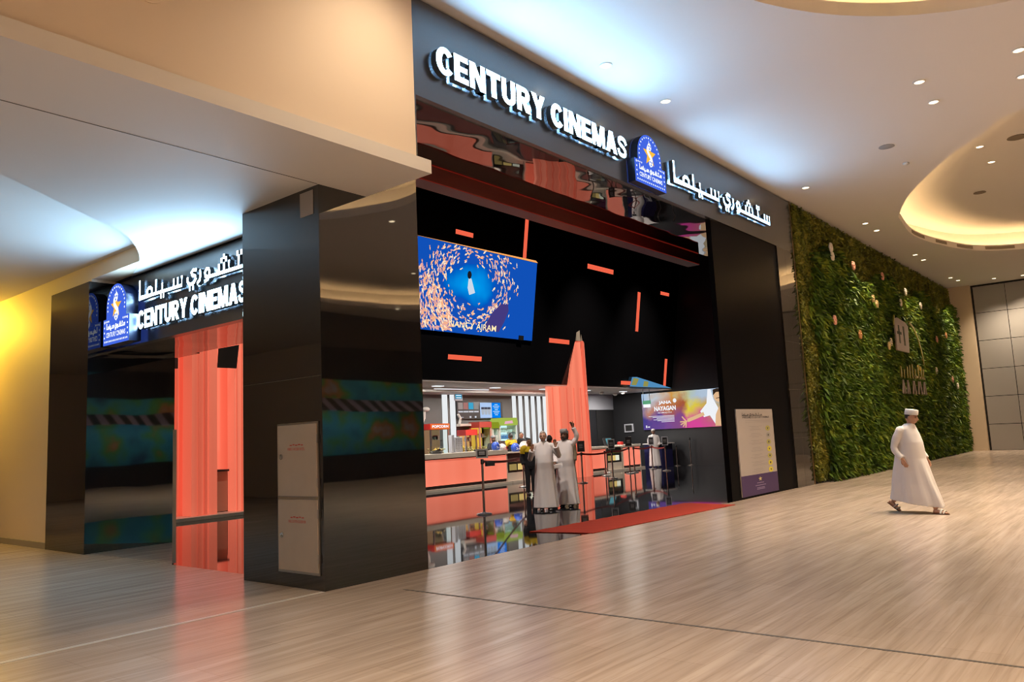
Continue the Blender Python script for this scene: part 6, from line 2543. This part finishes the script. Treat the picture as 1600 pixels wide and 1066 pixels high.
def belt(label, a, b, z=None):
    pa, pb = POSTS[a], POSTS[b]
    A_, B_ = Vector((pa[0], pa[1], pa[2] - 0.055)), Vector((pb[0], pb[1], pb[2] - 0.055))
    d = (B_ - A_).normalized()
    A_, B_ = A_ + d * 0.037, B_ - d * 0.037
    side = Vector((-d.y, d.x, 0)) * 0.002
    mb = MB()
    n = 14
    vs = []
    for i in range(n + 1):
        tt = i / n
        p = A_.lerp(B_, tt) - Vector((0, 0, 0.05 * 4 * tt * (1 - tt)))
        for dz in (-0.03, 0.03):
            for sg in (-1, 1):
                vs.append(p + side * sg + Vector((0, 0, dz)))
    fs = []
    for i in range(n):
        k0 = i * 4
        fs += [(k0, k0 + 2, k0 + 6, k0 + 4), (k0 + 1, k0 + 5, k0 + 7, k0 + 3), (k0, k0 + 4, k0 + 5, k0 + 1), (k0 + 2, k0 + 3, k0 + 7, k0 + 6)]
    mb.add(vs, fs)
    tag(obj('barrier_belt', mb, M['belt']), label, 'belt')


belt('dark red belt from the post at the corner pillar to the display case post', 'A', 'B')
belt('dark red belt passing behind the two robed men', 'B', 'C')
belt('red belt from the black sign post to the post before the right display case', 'C', 'F')
belt('red belt from the right display case post to the close pair of posts', 'F', 'G')
belt('thin red belt running in front of the far usher', 'K', 'H')
belt('red belt between the two pale signs at the podium', 'H', 'I')

# black tray hung on the first post
mb = MB()
mb.box(7.29, 3.98, 1.02, 7.55, 4.05, 1.12)
tag(obj('leaflet_box', mb, M['plastic_black'], bevel=0.008), 'black box fixed beside the barrier post nearest the corner pillar', 'box')

# ================================================================== THE HALL OPPOSITE, seen only in the polished panels
t = thing('opposite_shop', 'bright shop with a striped awning across the hall, seen as a reflection', 'shop', loc=(15, -21.8, 0))


def mural():
    m = bpy.data.materials.new('painted_sky_mural')
    t_, b = nt(m)
    g = t_.nodes.new('ShaderNodeNewGeometry')
    n1 = t_.nodes.new('ShaderNodeTexNoise')
    n1.inputs['Scale'].default_value = 0.6
    n1.inputs['Detail'].default_value = 3
    t_.links.new(g.outputs['Position'], n1.inputs['Vector'])
    r = ramp(t_, [(0.30, (0.02, 0.10, 0.20)), (0.46, (0.04, 0.34, 0.44)), (0.56, (0.10, 0.36, 0.08)), (0.63, (0.50, 0.18, 0.06)), (0.72, (0.30, 0.45, 0.50))])
    t_.links.new(n1.outputs['Fac'], r.inputs[0])
    t_.links.new(r.outputs[0], b.inputs['Base Color'])
    t_.links.new(r.outputs[0], b.inputs['Emission Color'])
    b.inputs['Emission Strength'].default_value = 0.06
    return m


mb = MB()
mb.box(8.0, -21.9, 1.2, 24.0, -21.8, 4.6)
obj('mural_wall', mb, mural(), t)
mb = MB()
mb.box(6.0, -21.9, 0.0, 26.0, -21.4, 1.2)
obj('shop_counter', mb, M['dark'], t)
mb = MB()
mb.box(6.0, -21.95, 0, 28.0, -21.9, 6.2)
obj('dark_surround', mb, M['dark'], t)
for k in range(40):
    mb = MB()
    x = 8.0 + 0.4 * k
    mb.prism([(x, -21.8, 3.75), (x + 0.4, -21.8, 3.75), (x + 0.4, -20.9, 3.2), (x, -20.9, 3.2)], (0, 0, 0.02))
    obj('awning_stripe', mb, M['dark'] if k % 2 else mat('awning_lilac', (0.30, 0.24, 0.34), 0.8) if k == 0 else (M['dark'] if k % 2 else bpy.data.materials['awning_lilac']), t)
lamp('shop_lamp', 'AREA', (15.5, -20.6, 3.0), 35, (0.7, 0.9, 1.0), t, target=(15.5, -21.8, 2.4), size=8, shape='RECTANGLE', size_y=0.2)
t = thing('dark_shop_front', 'dark shop front with a yellow neon line, left part of the hall', 'shop', loc=(-23.8, -10, 0))
mb = MB()
mb.box(-23.9, -20, 0, -23.7, -2, 5.0)
obj('shop_wall', mb, M['dark'], t)
mb = MB()
stroke(mb, catmull([(-3.0, 4.3), (-6, 5.0), (-9, 4.4), (-12, 4.9), (-15, 4.2), (-18, 4.8)], 6, False), 0.06, (-23.65, 0, 0), (0, 1, 0), (0, 0, 1), 0.03, 0, 0)
obj('neon_line', mb, emis('yellow_neon', (0.9, 0.85, 0.35), 3.0), t)
